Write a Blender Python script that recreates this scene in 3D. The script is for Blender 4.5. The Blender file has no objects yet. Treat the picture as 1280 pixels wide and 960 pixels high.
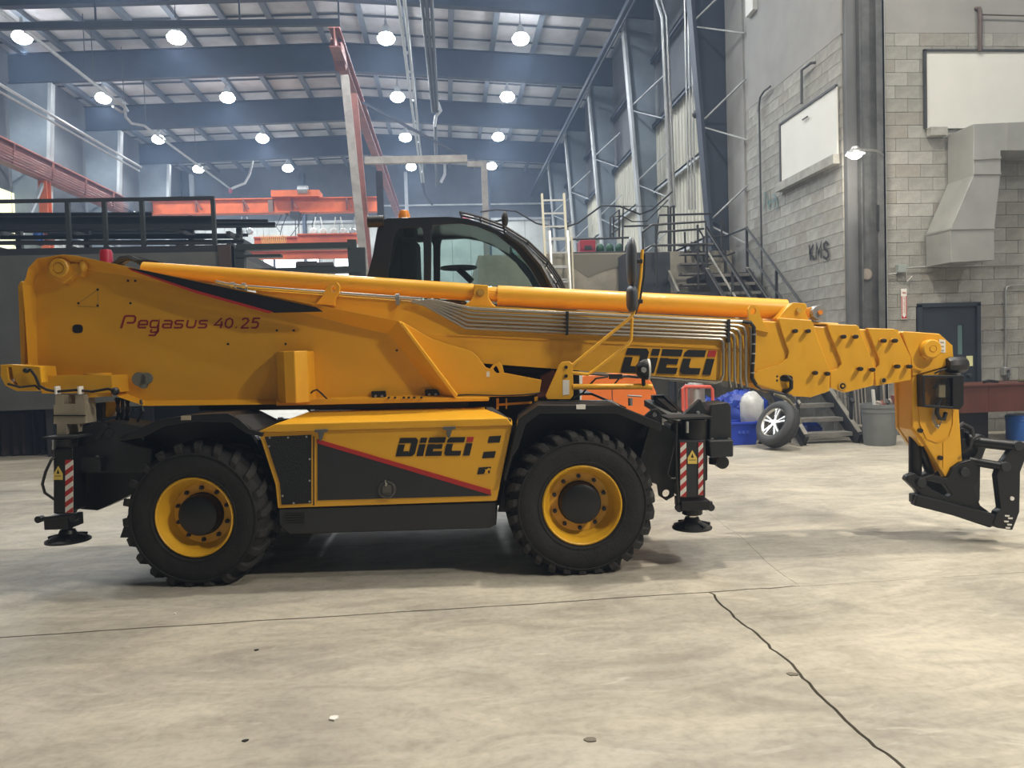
import bpy, bmesh, math, random
from mathutils import Vector, Matrix
from mathutils.geometry import tessellate_polygon
random.seed(7)
D = bpy.data
SC = bpy.context.scene
COL = SC.collection

# ---------------------------------------------------------------- camera
CAM_H = 1.6
YAW, PITCH, ROLL = map(math.radians, (4.745, 2.26, 1.78))
FPX = 950.0
Fv = Vector((math.sin(YAW)*math.cos(PITCH), math.cos(YAW)*math.cos(PITCH), -math.sin(PITCH)))
R0 = Vector((math.cos(YAW), -math.sin(YAW), 0)); U0 = R0.cross(Fv)
Rv = R0*math.cos(ROLL) - U0*math.sin(ROLL); Uv = R0*math.sin(ROLL) + U0*math.cos(ROLL)
cam = D.cameras.new('camera'); cam_o = D.objects.new('camera', cam); COL.objects.link(cam_o)
m3 = Matrix((Rv, Uv, -Fv)).transposed()
cam_o.matrix_world = Matrix.Translation((0, 0, CAM_H)) @ m3.to_4x4()
cam.sensor_fit = 'HORIZONTAL'; cam.sensor_width = 36; cam.lens = FPX/1280*36
cam.clip_start = .05; cam.clip_end = 300
SC.camera = cam_o

# ---------------------------------------------------------------- world, exposure
w = D.worlds.new('world'); SC.world = w; w.use_nodes = True
w.node_tree.nodes['Background'].inputs[0].default_value = (.30, .36, .48, 1)
w.node_tree.nodes['Background'].inputs[1].default_value = .3
hz = w.node_tree.nodes.new('ShaderNodeVolumeScatter')          # thin bluish shop haze
hz.inputs['Color'].default_value = (.50, .68, 1, 1); hz.inputs['Density'].default_value = .0036; hz.inputs['Anisotropy'].default_value = .3
w.node_tree.links.new(hz.outputs[0], w.node_tree.nodes['World Output'].inputs['Volume'])
SC.view_settings.view_transform = 'Standard'; SC.view_settings.look = 'None'
SC.view_settings.gamma = 1; SC.view_settings.use_curve_mapping = False
SC.view_settings.exposure = 1.3
LAMP_COOL = (.86, .93, 1.0); LAMP_WARM = (1.0, .90, .74)
HALL_W = 620      # watts of each high-bay lamp over the far hall
NEAR_W = 300      # watts of each lamp over the near hall
SC.cycles.max_bounces = 6
SC.cycles.volume_step_rate = 4
SC.cycles.sample_clamp_indirect = 4.0

# ---------------------------------------------------------------- measuring helpers
def ray(px, py):
    return Fv + Rv*((px-640)/FPX) - Uv*((py-480)/FPX)
def W(px, py, X=None, Y=None, Z=None):
    d = ray(px, py)
    t = X/d.x if X is not None else Y/d.y if Y is not None else (Z-CAM_H)/d.z
    return Vector((t*d.x, t*d.y, CAM_H+t*d.z))
DM = 5.39                                   # distance to the machine's near tyre face
Fh = Vector((math.sin(YAW), math.cos(YAW), 0))
MROOT = Fh*DM
def M(px, py, Y=0.0):                       # pixel -> (x, Y, z) in the machine's own frame, on the plane local y = Y
    d = ray(px, py); t = (DM+Y)/d.dot(Fh)
    return Vector((t*d.dot(R0), Y, CAM_H+t*d.z))
def mp(pts, Y): return [(v.x, v.z) for v in (M(a, b, Y) for a, b in pts)]

# ---------------------------------------------------------------- materials
MATS = {}
def mat(name, col, rough=.5, metal=0, var=0, vscale=3, bump=0, bscale=40, col2=None, emit=0, ecol=None, alpha=1, trans=0, coat=0, stretch=None, detail=5, lo=.35, hi=.65):
    if name in MATS: return MATS[name]
    m = D.materials.new(name); m.use_nodes = True; nt = m.node_tree; b = nt.nodes['Principled BSDF']
    b.inputs['Base Color'].default_value = (*col, 1); b.inputs['Roughness'].default_value = rough
    b.inputs['Metallic'].default_value = metal; b.inputs['Coat Weight'].default_value = coat
    if trans: b.inputs['Transmission Weight'].default_value = trans
    if alpha < 1: b.inputs['Alpha'].default_value = alpha
    if emit:
        b.inputs['Emission Color'].default_value = (*(ecol or col), 1); b.inputs['Emission Strength'].default_value = emit
    if var or bump:
        tc = nt.nodes.new('ShaderNodeTexCoord'); mp_ = nt.nodes.new('ShaderNodeMapping')
        nt.links.new(tc.outputs['Object'], mp_.inputs[0])
        if stretch: mp_.inputs['Scale'].default_value = stretch
    if var:
        n = nt.nodes.new('ShaderNodeTexNoise'); n.inputs['Scale'].default_value = vscale; n.inputs['Detail'].default_value = detail
        n.inputs['Roughness'].default_value = .6
        nt.links.new(mp_.outputs[0], n.inputs[0])
        r = nt.nodes.new('ShaderNodeValToRGB'); r.color_ramp.elements[0].position = lo; r.color_ramp.elements[1].position = hi
        c2 = col2 or tuple(c*(1-var) for c in col)
        r.color_ramp.elements[0].color = (*c2, 1); r.color_ramp.elements[1].color = (*col, 1)
        nt.links.new(n.outputs[0], r.inputs[0]); nt.links.new(r.outputs[0], b.inputs['Base Color'])
    if bump:
        n2 = nt.nodes.new('ShaderNodeTexNoise'); n2.inputs['Scale'].default_value = bscale; n2.inputs['Detail'].default_value = 4
        nt.links.new(mp_.outputs[0], n2.inputs[0])
        bp = nt.nodes.new('ShaderNodeBump'); bp.inputs['Strength'].default_value = bump; bp.inputs['Distance'].default_value = .02
        nt.links.new(n2.outputs[0], bp.inputs['Height']); nt.links.new(bp.outputs[0], b.inputs['Normal'])
    MATS[name] = m; return m

yellow = mat('yellow_paint', (.78, .40, .018), .38, var=.07, vscale=2, coat=.15, bump=.03, bscale=60)
yellow_rim = mat('rim_yellow', (.80, .44, .02), .42, var=.1, vscale=6)
yellow_old = mat('worn_yellow', (.62, .36, .05), .5, var=.35, vscale=9)
blackp = mat('black_paint', (.008, .009, .011), .42, var=.25, vscale=5)
dgrey = mat('dark_grey_paint', (.022, .025, .029), .45, var=.15, vscale=5)
skirtm = mat('skirt_grey', (.022, .024, .026), .42, var=.12, vscale=4)
rubber = mat('tyre_rubber', (.016, .0155, .015), .78, var=.45, vscale=7, bump=.25, bscale=50)
rubber2 = mat('lug_rubber', (.026, .025, .023), .72, var=.4, vscale=9, bump=.2, bscale=60)
chrome = mat('hydraulic_chrome', (.62, .60, .55), .25, .9)
steelm = mat('galvanised_steel', (.45, .46, .46), .4, .7, var=.2, vscale=8)
hose = mat('black_hose', (.012, .012, .013), .5)
decal_k = mat('decal_black', (.006, .007, .010), .45)
decal_r = mat('decal_red', (.42, .022, .022), .5)
decal_p = mat('decal_crimson', (.28, .012, .022), .5)
decal_w = mat('decal_white', (.75, .74, .70), .6)
decal_y = mat('decal_yellow', (.75, .55, .12), .6)
redp = mat('lamp_red', (.35, .02, .06), .35)
def clear(name, tint, gloss=.08):
    m = D.materials.new(name); m.use_nodes = True; nt = m.node_tree; nt.nodes.remove(nt.nodes['Principled BSDF'])
    t = nt.nodes.new('ShaderNodeBsdfTransparent'); t.inputs[0].default_value = (*tint, 1)
    q = nt.nodes.new('ShaderNodeBsdfGlossy'); q.inputs['Roughness'].default_value = .03
    x = nt.nodes.new('ShaderNodeMixShader'); x.inputs[0].default_value = gloss
    nt.links.new(t.outputs[0], x.inputs[1]); nt.links.new(q.outputs[0], x.inputs[2]); nt.links.new(x.outputs[0], nt.nodes['Material Output'].inputs[0]); return m
glass = clear('cab_glass', (.70, .80, .78), .07)
smoked = clear('smoked_clear', (.75, .72, .66), .08)
beige = mat('beige_bracket', (.42, .37, .28), .6, var=.2, vscale=6)
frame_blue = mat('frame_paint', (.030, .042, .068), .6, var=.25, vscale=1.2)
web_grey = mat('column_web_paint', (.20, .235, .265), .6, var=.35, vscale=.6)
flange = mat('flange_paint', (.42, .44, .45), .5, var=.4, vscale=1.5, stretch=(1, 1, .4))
roofm = mat('roof_insulation', (.52, .51, .52), .8, var=.35, vscale=.7, bump=.3, bscale=3)
purlinm = mat('purlin_paint', (.10, .115, .14), .6)
rodm = mat('strap_dark', (.05, .055, .065), .6)
concrete = mat('floor_concrete', (.46, .425, .345), .62)
rough_conc = mat('dock_concrete', (.36, .34, .28), .85, var=.4, vscale=1.3, bump=.6, bscale=8)
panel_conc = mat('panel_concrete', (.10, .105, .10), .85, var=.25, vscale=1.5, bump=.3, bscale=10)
cmu = mat('block_face', (.325, .325, .30), .9, var=.28, vscale=5, bump=.5, bscale=45)
cmu2 = mat('block_face_pale', (.37, .37, .345), .9, var=.25, vscale=6, bump=.5, bscale=45)
cmu3 = mat('block_face_brown', (.31, .30, .27), .9, var=.25, vscale=6, bump=.5, bscale=45)
mortar = mat('mortar', (.46, .455, .42), .95, var=.2, vscale=5)
plaster = mat('upper_plaster', (.30, .30, .29), .9, var=.15, vscale=1.2, bump=.15, bscale=20)
board = mat('white_board', (.66, .67, .64), .6, var=.06, vscale=2)
darkst = mat('sooty_steel', (.05, .052, .055), .55, var=.3, vscale=3)
colsteel = mat('column_steel', (.13, .135, .135), .5, .2, var=.4, vscale=4)
duct = mat('duct_sheet', (.46, .47, .46), .42, .55, var=.15, vscale=2, bump=.25, bscale=5)
orange = mat('crane_orange', (.62, .12, .025), .55, var=.25, vscale=2)
orange2 = mat('machine_orange', (.85, .20, .03), .5, var=.12, vscale=3)
rust = mat('red_oxide', (.24, .075, .055), .6, var=.35, vscale=2)
raily = mat('worn_beige_steel', (.34, .30, .26), .6, var=.3, vscale=4)
linerw = mat('white_liner', (.52, .53, .50), .75, var=.3, vscale=.8)
linery = mat('cream_corrugated', (.48, .46, .38), .75, var=.3, vscale=1.5, stretch=(1, 1, .2))
upperd = mat('dark_insulation', (.085, .09, .10), .85, var=.3, vscale=.8, bump=.2, bscale=4)  # darker tone for the walls above the pale liner
railk = mat('black_rail', (.022, .024, .027), .5)
stepg = mat('step_grating', (.19, .185, .175), .7, var=.35, vscale=5)
wood_desk = mat('mahogany', (.105, .030, .020), .45, var=.3, vscale=4, stretch=(1, 1, .15))
darkwood = mat('dark_panel', (.020, .014, .013), .6)
bluem = mat('bin_blue', (.015, .05, .45), .45)
drumb = mat('drum_blue', (.02, .10, .38), .4)
tarp = mat('tarp_blue', (.02, .06, .42), .4, var=.3, vscale=4)
bagw = mat('clear_white_bag', (.62, .64, .66), .3, var=.15, vscale=8)
cangrey = mat('can_grey', (.17, .185, .19), .55, var=.15, vscale=5)
doorm = mat('door_navy', (.022, .030, .042), .5)
paper = mat('note_yellow', (.75, .76, .42), .8)
lens = mat('lamp_lens', (.9, .95, 1), .3, emit=45, ecol=(.85, .92, 1))
lensw = mat('wall_lamp_lens', (1, .95, .85), .3, emit=45, ecol=(1, .95, .86))
skyl = mat('daylight_pane', (.8, .88, 1), .5, emit=1.6, ecol=(.85, .9, 1))
skyy = mat('translucent_panel', (.8, .82, .55), .6, emit=.45, ecol=(.85, .86, .55))
aluf = mat('aluminium', (.62, .62, .60), .35, .8)
fibre = mat('ladder_cream', (.66, .62, .48), .6)
greenm = mat('dark_green', (.02, .09, .05), .6)
redbox = mat('toolbox_red', (.30, .02, .04), .5)
copper = mat('amber', (.85, .28, .03), .35)
graff = mat('graffiti_teal', (.17, .26, .26), .9)
chalk = mat('marker_black', (.02, .02, .022), .9)
blacksoft = mat('black_fabric', (.008, .008, .010), .9, var=.5, vscale=6)

# floor: mottled concrete
nt = concrete.node_tree; b = nt.nodes['Principled BSDF']
tc = nt.nodes.new('ShaderNodeTexCoord')
def noise(scale, detail, st=None, dist=0):
    n = nt.nodes.new('ShaderNodeTexNoise'); n.inputs['Scale'].default_value = scale; n.inputs['Detail'].default_value = detail
    n.inputs['Roughness'].default_value = .62; n.inputs['Distortion'].default_value = dist
    mm = nt.nodes.new('ShaderNodeMapping'); nt.links.new(tc.outputs['Object'], mm.inputs[0])
    if st: mm.inputs['Scale'].default_value = st
    nt.links.new(mm.outputs[0], n.inputs[0]); return n.outputs[0]
def ramp(s, p0, c0, p1, c1):
    r = nt.nodes.new('ShaderNodeValToRGB'); r.color_ramp.elements[0].position = p0; r.color_ramp.elements[1].position = p1
    r.color_ramp.elements[0].color = (*c0, 1); r.color_ramp.elements[1].color = (*c1, 1); nt.links.new(s, r.inputs[0]); return r.outputs[0]
def mix(a, c, f, mode='MIX'):
    x = nt.nodes.new('ShaderNodeMix'); x.data_type = 'RGBA'; x.blend_type = mode
    if isinstance(f, float): x.inputs[0].default_value = f
    else: nt.links.new(f, x.inputs[0])
    nt.links.new(a, x.inputs[6]); nt.links.new(c, x.inputs[7]); return x.outputs[2]
c1 = ramp(noise(.55, 8, (1, 1.6, 1), .6), .36, (.33, .31, .265), .62, (.50, .465, .385))
c2 = ramp(noise(2.6, 12, (.7, 1.5, 1), 1.8), .36, (.42, .41, .39), .60, (1, 1, 1))
c3 = ramp(noise(22, 8), .30, (.80, .79, .77), .55, (1, 1, 1))
cc = mix(c1, c2, .42, 'MULTIPLY'); cc = mix(cc, c3, .8, 'MULTIPLY')
c4 = ramp(noise(1.6, 12, (1, 3, 1), 2.5), .60, (0, 0, 0), .72, (1, 1, 1))
wh = nt.nodes.new('ShaderNodeRGB'); wh.outputs[0].default_value = (.60, .575, .50, 1)
mm_ = nt.nodes.new('ShaderNodeMath'); mm_.operation = 'MULTIPLY'; mm_.inputs[1].default_value = .45; nt.links.new(c4, mm_.inputs[0])
cc = mix(cc, wh.outputs[0], mm_.outputs[0])
nt.links.new(cc, b.inputs['Base Color'])
bp = nt.nodes.new('ShaderNodeBump'); bp.inputs['Strength'].default_value = .25; bp.inputs['Distance'].default_value = .01
nt.links.new(noise(9, 10), bp.inputs['Height']); nt.links.new(bp.outputs[0], b.inputs['Normal'])
rr = nt.nodes.new('ShaderNodeMapRange'); rr.inputs[3].default_value = .45; rr.inputs[4].default_value = .75
nt.links.new(noise(2, 6), rr.inputs[0]); nt.links.new(rr.outputs[0], b.inputs['Roughness'])

# ---------------------------------------------------------------- mesh builder
class G:
    def __init__(s): s.v = []; s.f = []; s.mi = []; s.cur = 0
    def add(s, vs, fs):
        o = len(s.v); s.v += [tuple(v) for v in vs]; s.f += [tuple(i+o for i in f) for f in fs]; s.mi += [s.cur]*len(fs); return s
    def box(s, x0, x1, y0, y1, z0, z1):
        return s.add([(x0,y0,z0),(x1,y0,z0),(x1,y1,z0),(x0,y1,z0),(x0,y0,z1),(x1,y0,z1),(x1,y1,z1),(x0,y1,z1)],
            [(0,3,2,1),(4,5,6,7),(0,1,5,4),(1,2,6,5),(2,3,7,6),(3,0,4,7)])
    def ext(s, loops, off):                 # loops: outer + holes, 3-D points; extruded by off
        loops = [[Vector(p) for p in l] for l in loops]; off = Vector(off)
        flat = [p for l in loops for p in l]; n = len(flat)
        # the outer loop may run either way round: make the front face look against off
        nrm = Vector((0,0,0)); l0 = loops[0]
        for i in range(len(l0)): nrm += l0[i].cross(l0[(i+1) % len(l0)])
        tris = tessellate_polygon(loops)
        fs = []
        for t in tris:
            a, b_, c = (flat[i] for i in t)
            nn = (b_-a).cross(c-a)
            if nn.length < 1e-12: continue
            if nn.dot(off) > 0: t = (t[0], t[2], t[1])
            fs.append(tuple(t)); fs.append(tuple(i+n for i in (t[0], t[2], t[1])))
        k = 0
        for li, l in enumerate(loops):
            nl = Vector((0,0,0))
            for i in range(len(l)): nl += l[i].cross(l[(i+1) % len(l)])
            flip = (nl.dot(off) > 0) ^ (li > 0)
            m = len(l)
            for i in range(m):
                a, c = k+i, k+(i+1) % m
                fs.append((a, c, c+n, a+n) if flip else (c, a, a+n, c+n))
            k += m
        return s.add([tuple(p) for p in flat]+[tuple(p+off) for p in flat], fs)
    def pr(s, poly, y0, y1, holes=()):      # xz polygon extruded along y
        return s.ext([[(x, y0, z) for x, z in poly]]+[[(x, y0, z) for x, z in h] for h in holes], (0, y1-y0, 0))
    def beam(s, p0, p1, w_, h, up=(0,0,1)):
        p0, p1 = Vector(p0), Vector(p1); d = (p1-p0).normalized(); up = Vector(up)
        if abs(d.dot(up)) > .98: up = Vector((0,1,0))
        a = d.cross(up).normalized()*w_/2; b_ = a.cross(d).normalized()*h/2
        vs = [p+sa*a+sb*b_ for p in (p0, p1) for sa, sb in ((-1,-1),(1,-1),(1,1),(-1,1))]
        return s.add(vs, [(0,1,2,3),(7,6,5,4),(0,4,5,1),(1,5,6,2),(2,6,7,3),(3,7,4,0)])
    def ibeam(s, p0, p1, w_, h, t=.02, up=(0,0,1)):
        p0, p1 = Vector(p0), Vector(p1); d = (p1-p0).normalized(); upv = Vector(up)
        if abs(d.dot(upv)) > .98: upv = Vector((0,1,0))
        a = d.cross(upv).normalized(); b_ = a.cross(d).normalized()
        s.beam(p0+b_*(h/2-t/2), p1+b_*(h/2-t/2), w_, t, up); s.beam(p0-b_*(h/2-t/2), p1-b_*(h/2-t/2), w_, t, up)
        return s.beam(p0, p1, t, h-2*t, up)
    def tube(s, pts, r, n=8, caps=True, r1=None):
        pts = [Vector(p) for p in pts]; m = len(pts); vs = []; ref = None
        for i, p in enumerate(pts):
            d = (pts[min(i+1, m-1)]-pts[max(i-1, 0)]).normalized()
            if ref is None: ref = Vector((0,0,1)) if abs(d.z) < .9 else Vector((1,0,0))
            a = d.cross(ref).normalized(); b_ = a.cross(d).normalized(); ref = b_
            rr_ = r if r1 is None else r+(r1-r)*i/(m-1)
            vs += [p+(a*math.cos(2*math.pi*k/n)+b_*math.sin(2*math.pi*k/n))*rr_ for k in range(n)]
        fs = [(i*n+k, i*n+(k+1) % n, (i+1)*n+(k+1) % n, (i+1)*n+k) for i in range(m-1) for k in range(n)]
        if caps: fs += [tuple(range(n-1, -1, -1)), tuple(range((m-1)*n, m*n))]
        return s.add(vs, fs)
    def lathe(s, prof, c=(0,0,0), axis='Y', n=32, a0=0):     # prof: (radius, along-axis)
        c = Vector(c); m = len(prof); vs = []
        for r, h in prof:
            for k in range(n):
                t = a0+2*math.pi*k/n; x, y = r*math.cos(t), r*math.sin(t)
                vs.append(c+(Vector((x, h, y)) if axis == 'Y' else Vector((x, y, h)) if axis == 'Z' else Vector((h, x, y))))
        fs = [(i*n+k, i*n+(k+1) % n, (i+1)*n+(k+1) % n, (i+1)*n+k) for i in range(m-1) for k in range(n)]
        if prof[0][0] > 1e-4: fs.append(tuple(range(n-1, -1, -1)))
        if prof[-1][0] > 1e-4: fs.append(tuple(range((m-1)*n, m*n)))
        return s.add(vs, fs)
    def lathe_open(s, prof, c=(0,0,0), axis='Y', n=32):
        k0 = len(s.f); s.lathe(prof, c, axis, n)
        drop = (prof[0][0] > 1e-4)+(prof[-1][0] > 1e-4)
        if drop: s.f = s.f[:-drop]; s.mi = s.mi[:-drop]
        return s
    def ball(s, c, rx, ry, rz, n=14, m=9):
        c = Vector(c); vs = []
        for i in range(m+1):
            p = math.pi*i/m
            for k in range(n):
                t = 2*math.pi*k/n; vs.append(c+Vector((rx*math.sin(p)*math.cos(t), ry*math.sin(p)*math.sin(t), rz*math.cos(p))))
        return s.add(vs, [(i*n+k, (i+1)*n+k, (i+1)*n+(k+1) % n, i*n+(k+1) % n) for i in range(m) for k in range(n)])
    def ribbon(s, pts, w_, nrm, th=.002, closed=False):      # flat stroke on a surface with normal nrm
        pts = [Vector(p) for p in pts]; nrm = Vector(nrm).normalized(); m = len(pts); L = []; Rr = []
        for i, p in enumerate(pts):
            if closed: d0 = (p-pts[i-1]).normalized(); d1 = (pts[(i+1) % m]-p).normalized()
            else:
                d1 = (pts[i+1]-p).normalized() if i < m-1 else (p-pts[i-1]).normalized()
                d0 = (p-pts[i-1]).normalized() if i else d1
            dd = (d0+d1); dd = dd.normalized() if dd.length > 1e-5 else d1
            q = nrm.cross(dd).normalized(); sc = 1/max(.5, q.dot(nrm.cross(d1).normalized()))
            L.append(p+q*w_/2*sc); Rr.append(p-q*w_/2*sc)
        rng = range(m) if closed else range(m-1)
        vs = L+Rr+[v+nrm*th for v in L]+[v+nrm*th for v in Rr]; fs = []
        for i in rng:
            j = (i+1) % m
            fs += [(2*m+i, 3*m+i, 3*m+j, 2*m+j), (i, 2*m+i, 2*m+j, j), (m+i, m+j, 3*m+j, 3*m+i)]
        return s.add(vs, fs)
    def build(s, name, mats, parent=None, smooth=False, bevel=0, loc=None, seg=2, ang=.5, fix=False):
        me = D.meshes.new(name); me.from_pydata(s.v, [], s.f)
        if not isinstance(mats, (list, tuple)): mats = [mats]
        for m_ in mats: me.materials.append(m_)
        if len(mats) > 1: me.polygons.foreach_set('material_index', s.mi)
        if fix:
            bm = bmesh.new(); bm.from_mesh(me); bmesh.ops.recalc_face_normals(bm, faces=bm.faces); bm.to_mesh(me); bm.free()
        if smooth:
            me.polygons.foreach_set('use_smooth', [True]*len(me.polygons)); me.set_sharp_from_angle(angle=ang)
        me.update()
        o = D.objects.new(name, me); COL.objects.link(o)
        if parent: o.parent = parent
        if loc is not None: o.location = loc
        if bevel:
            bv = o.modifiers.new('b', 'BEVEL'); bv.width = bevel; bv.segments = seg; bv.limit_method = 'ANGLE'; bv.angle_limit = math.radians(35)
            bv.harden_normals = False
        return o

def empty(name, loc=(0,0,0), rz=0):
    o = D.objects.new(name, None); o.empty_display_size = .1; COL.objects.link(o); o.location = loc; o.rotation_euler = (0, 0, rz); return o
def tag(o, label=None, cat=None, group=None, kind=None):
    if label: o['label'] = label
    if cat: o['category'] = cat
    if group: o['group'] = group
    if kind: o['kind'] = kind
    return o
def struct(o, label=None):
    o['kind'] = 'structure'
    if label: o['label'] = label
    return o
def text_mesh(name, txt, size, m, parent, mw, extrude=.001, sx=1):
    c = D.curves.new(name+'_c', 'FONT'); c.body = txt; c.size = size; c.extrude = extrude; c.align_x = 'CENTER'; c.align_y = 'CENTER'
    t = D.objects.new(name+'_t', c); COL.objects.link(t)
    me = D.meshes.new_from_object(t.evaluated_get(bpy.context.evaluated_depsgraph_get()))
    D.objects.remove(t); D.curves.remove(c)
    me.transform(mw @ Matrix.Diagonal((sx, 1, 1, 1))); me.materials.clear(); me.materials.append(m); me.name = name
    o = D.objects.new(name, me); COL.objects.link(o)
    if parent: o.parent = parent
    return o

# ================================================================ THE HALL
XW = 6.75                                   # inner face of the hall's right wall and of the block building
YW = 12.4                                   # face of the block wall that looks at us
FY = [17.6, 23.65, 29.55, 35.45, 41.35]     # steel frames
YB_ = 48.0; XL = -15.7; YN = -12.0; XR_ = 15.0
# floor: four slabs with open joints over a dark bed
def jit(a, b_, n, amp):
    a, b_ = Vector(a), Vector(b_); d = (b_-a); p = Vector((-d.y, d.x, 0)).normalized(); out_ = []; off = 0
    for i in range(n+1):
        off = off*.6+random.uniform(-amp, amp); out_.append(a+d*i/n+p*(off if 0 < i < n else 0))
    return out_
P1 = W(1000, 733, Z=0); PA = W(0, 797, Z=0); PB = W(893, 745, Z=0); PC = W(1130, 960, Z=0); PD = W(912, 662, Z=0)
dA = (PA-P1).normalized(); farL = P1+dA*((P1.x-XL)/abs(dA.x)); farR = Vector((XR_, P1.y-dA.y/dA.x*0+(P1.y-farL.y)/(P1.x-farL.x)*(XR_-P1.x)*1, 0))
PBl = P1+dA*((P1-PB).length)
dB = (PC-PBl).normalized(); nearB = PBl+dB*((PBl.y-YN)/abs(dB.y))
dD = (PD-P1).normalized(); farD = P1+dD*((YB_-P1.y)/dD.y)
jl1 = jit(farL, PBl, 60, .010); jl2 = jit(PBl, P1, 14, .010); jl3 = jit(P1, farR, 20, .006); jb = jit(PBl, PC, 40, .012)+jit(PC, nearB, 30, .01)[1:]; jd = jit(P1, PD, 14, .014)+jit(PD, farD, 20, .01)[1:]
def slab(pts, name='floor_slab'):
    pts = [Vector((p.x, p.y, 0)) for p in pts]
    g = G(); g.ext([pts], (0, 0, -.06)); return g.build(name, concrete, FL)
g = G(); g.add([(XL, YN, -.03), (XR_, YN, -.03), (XR_, YB_, -.03), (XL, YB_, -.03)], [(0, 1, 2, 3)])
FL = struct(g.build('floor', mat('joint_dirt', (.03, .028, .025), .95)))
def sh(l, dx, dy): return [p+Vector((dx, dy, 0)) for p in l]
gap = .008
slab([Vector((XL, YN, 0))]+[nearB+Vector((-gap, 0, 0))]+sh(jb[::-1][1:], -gap, 0)[:-1]+[PBl+Vector((-gap, -gap, 0))]+sh(jl1[::-1], 0, -gap)[1:])
slab([nearB+Vector((gap, 0, 0)), Vector((XR_, YN, 0))]+sh(jl3[::-1], 0, -.002)+sh(jl2[::-1], 0, -gap)[1:-1]+[PBl+Vector((gap, -gap, 0))]+sh(jb, gap, 0)[1:-1])
slab(sh(jl1, 0, gap)+sh(jl2, 0, gap)[1:-1]+[P1+Vector((-.001, .002, 0))]+sh(jd, -.0015, 0)[1:]+[Vector((XL, YB_, 0))])
slab([P1+Vector((.001, .002, 0))]+sh(jl3, 0, .002)[1:]+[Vector((XR_, YB_, 0))]+sh(jd[::-1], .0015, 0)[:-1])
# litter on the floor
for px, py, s, m_, nm in ((417, 899, .045, decal_w, 'white plaster chip lying on the bare floor in front'), (307, 926, .03, decal_k, 'dark grease crumb on the floor near the bottom edge'), (320, 813, .028, decal_k, 'small black scrap on the floor below the left wheel'), (738, 925, .05, mat('oil_spot', (.16, .14, .11), .7), 'brown flattened stain of dirt on the floor by the bottom edge'), (991, 843, .05, MATS['oil_spot'], 'brown crumbs beside the long floor joint'), (219, 768, .016, decal_w, 'tiny white chip on the floor left of the rear wheel')):
    s *= .6; v = W(px, py, Z=0); g = G(); n = 9; ph = random.random()*6
    g.ext([[v+Vector((s*random.uniform(.5, 1.2)*math.cos(2*math.pi*k/n+ph), .7*s*random.uniform(.5, 1.2)*math.sin(2*math.pi*k/n+ph), .0005)) for k in range(n)]], (0, 0, .004 if m_ is not decal_w else .008))
    tag(g.build('floor_scrap', m_), nm, 'debris')

# roof
RID = -3.55
def zb(x):                                  # underside of the rafters
    return 12.45-.036*(RID-x) if x < RID else 12.45-.056*(x-RID)
def zt(x): return zb(x)+1.03-.012*abs(x-RID)*0
g = G()
xs = [XL-.3, RID, XR_]; 
for x0, x1 in ((xs[0], xs[1]), (xs[1], xs[2])):
    g.ext([[(x0, YN, zt(x0)+.26), (x1, YN, zt(x1)+.26), (x1, YN, zt(x1)+.34), (x0, YN, zt(x0)+.34)]], (0, YB_-YN, 0))
CE = struct(g.build('ceiling', roofm))
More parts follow.
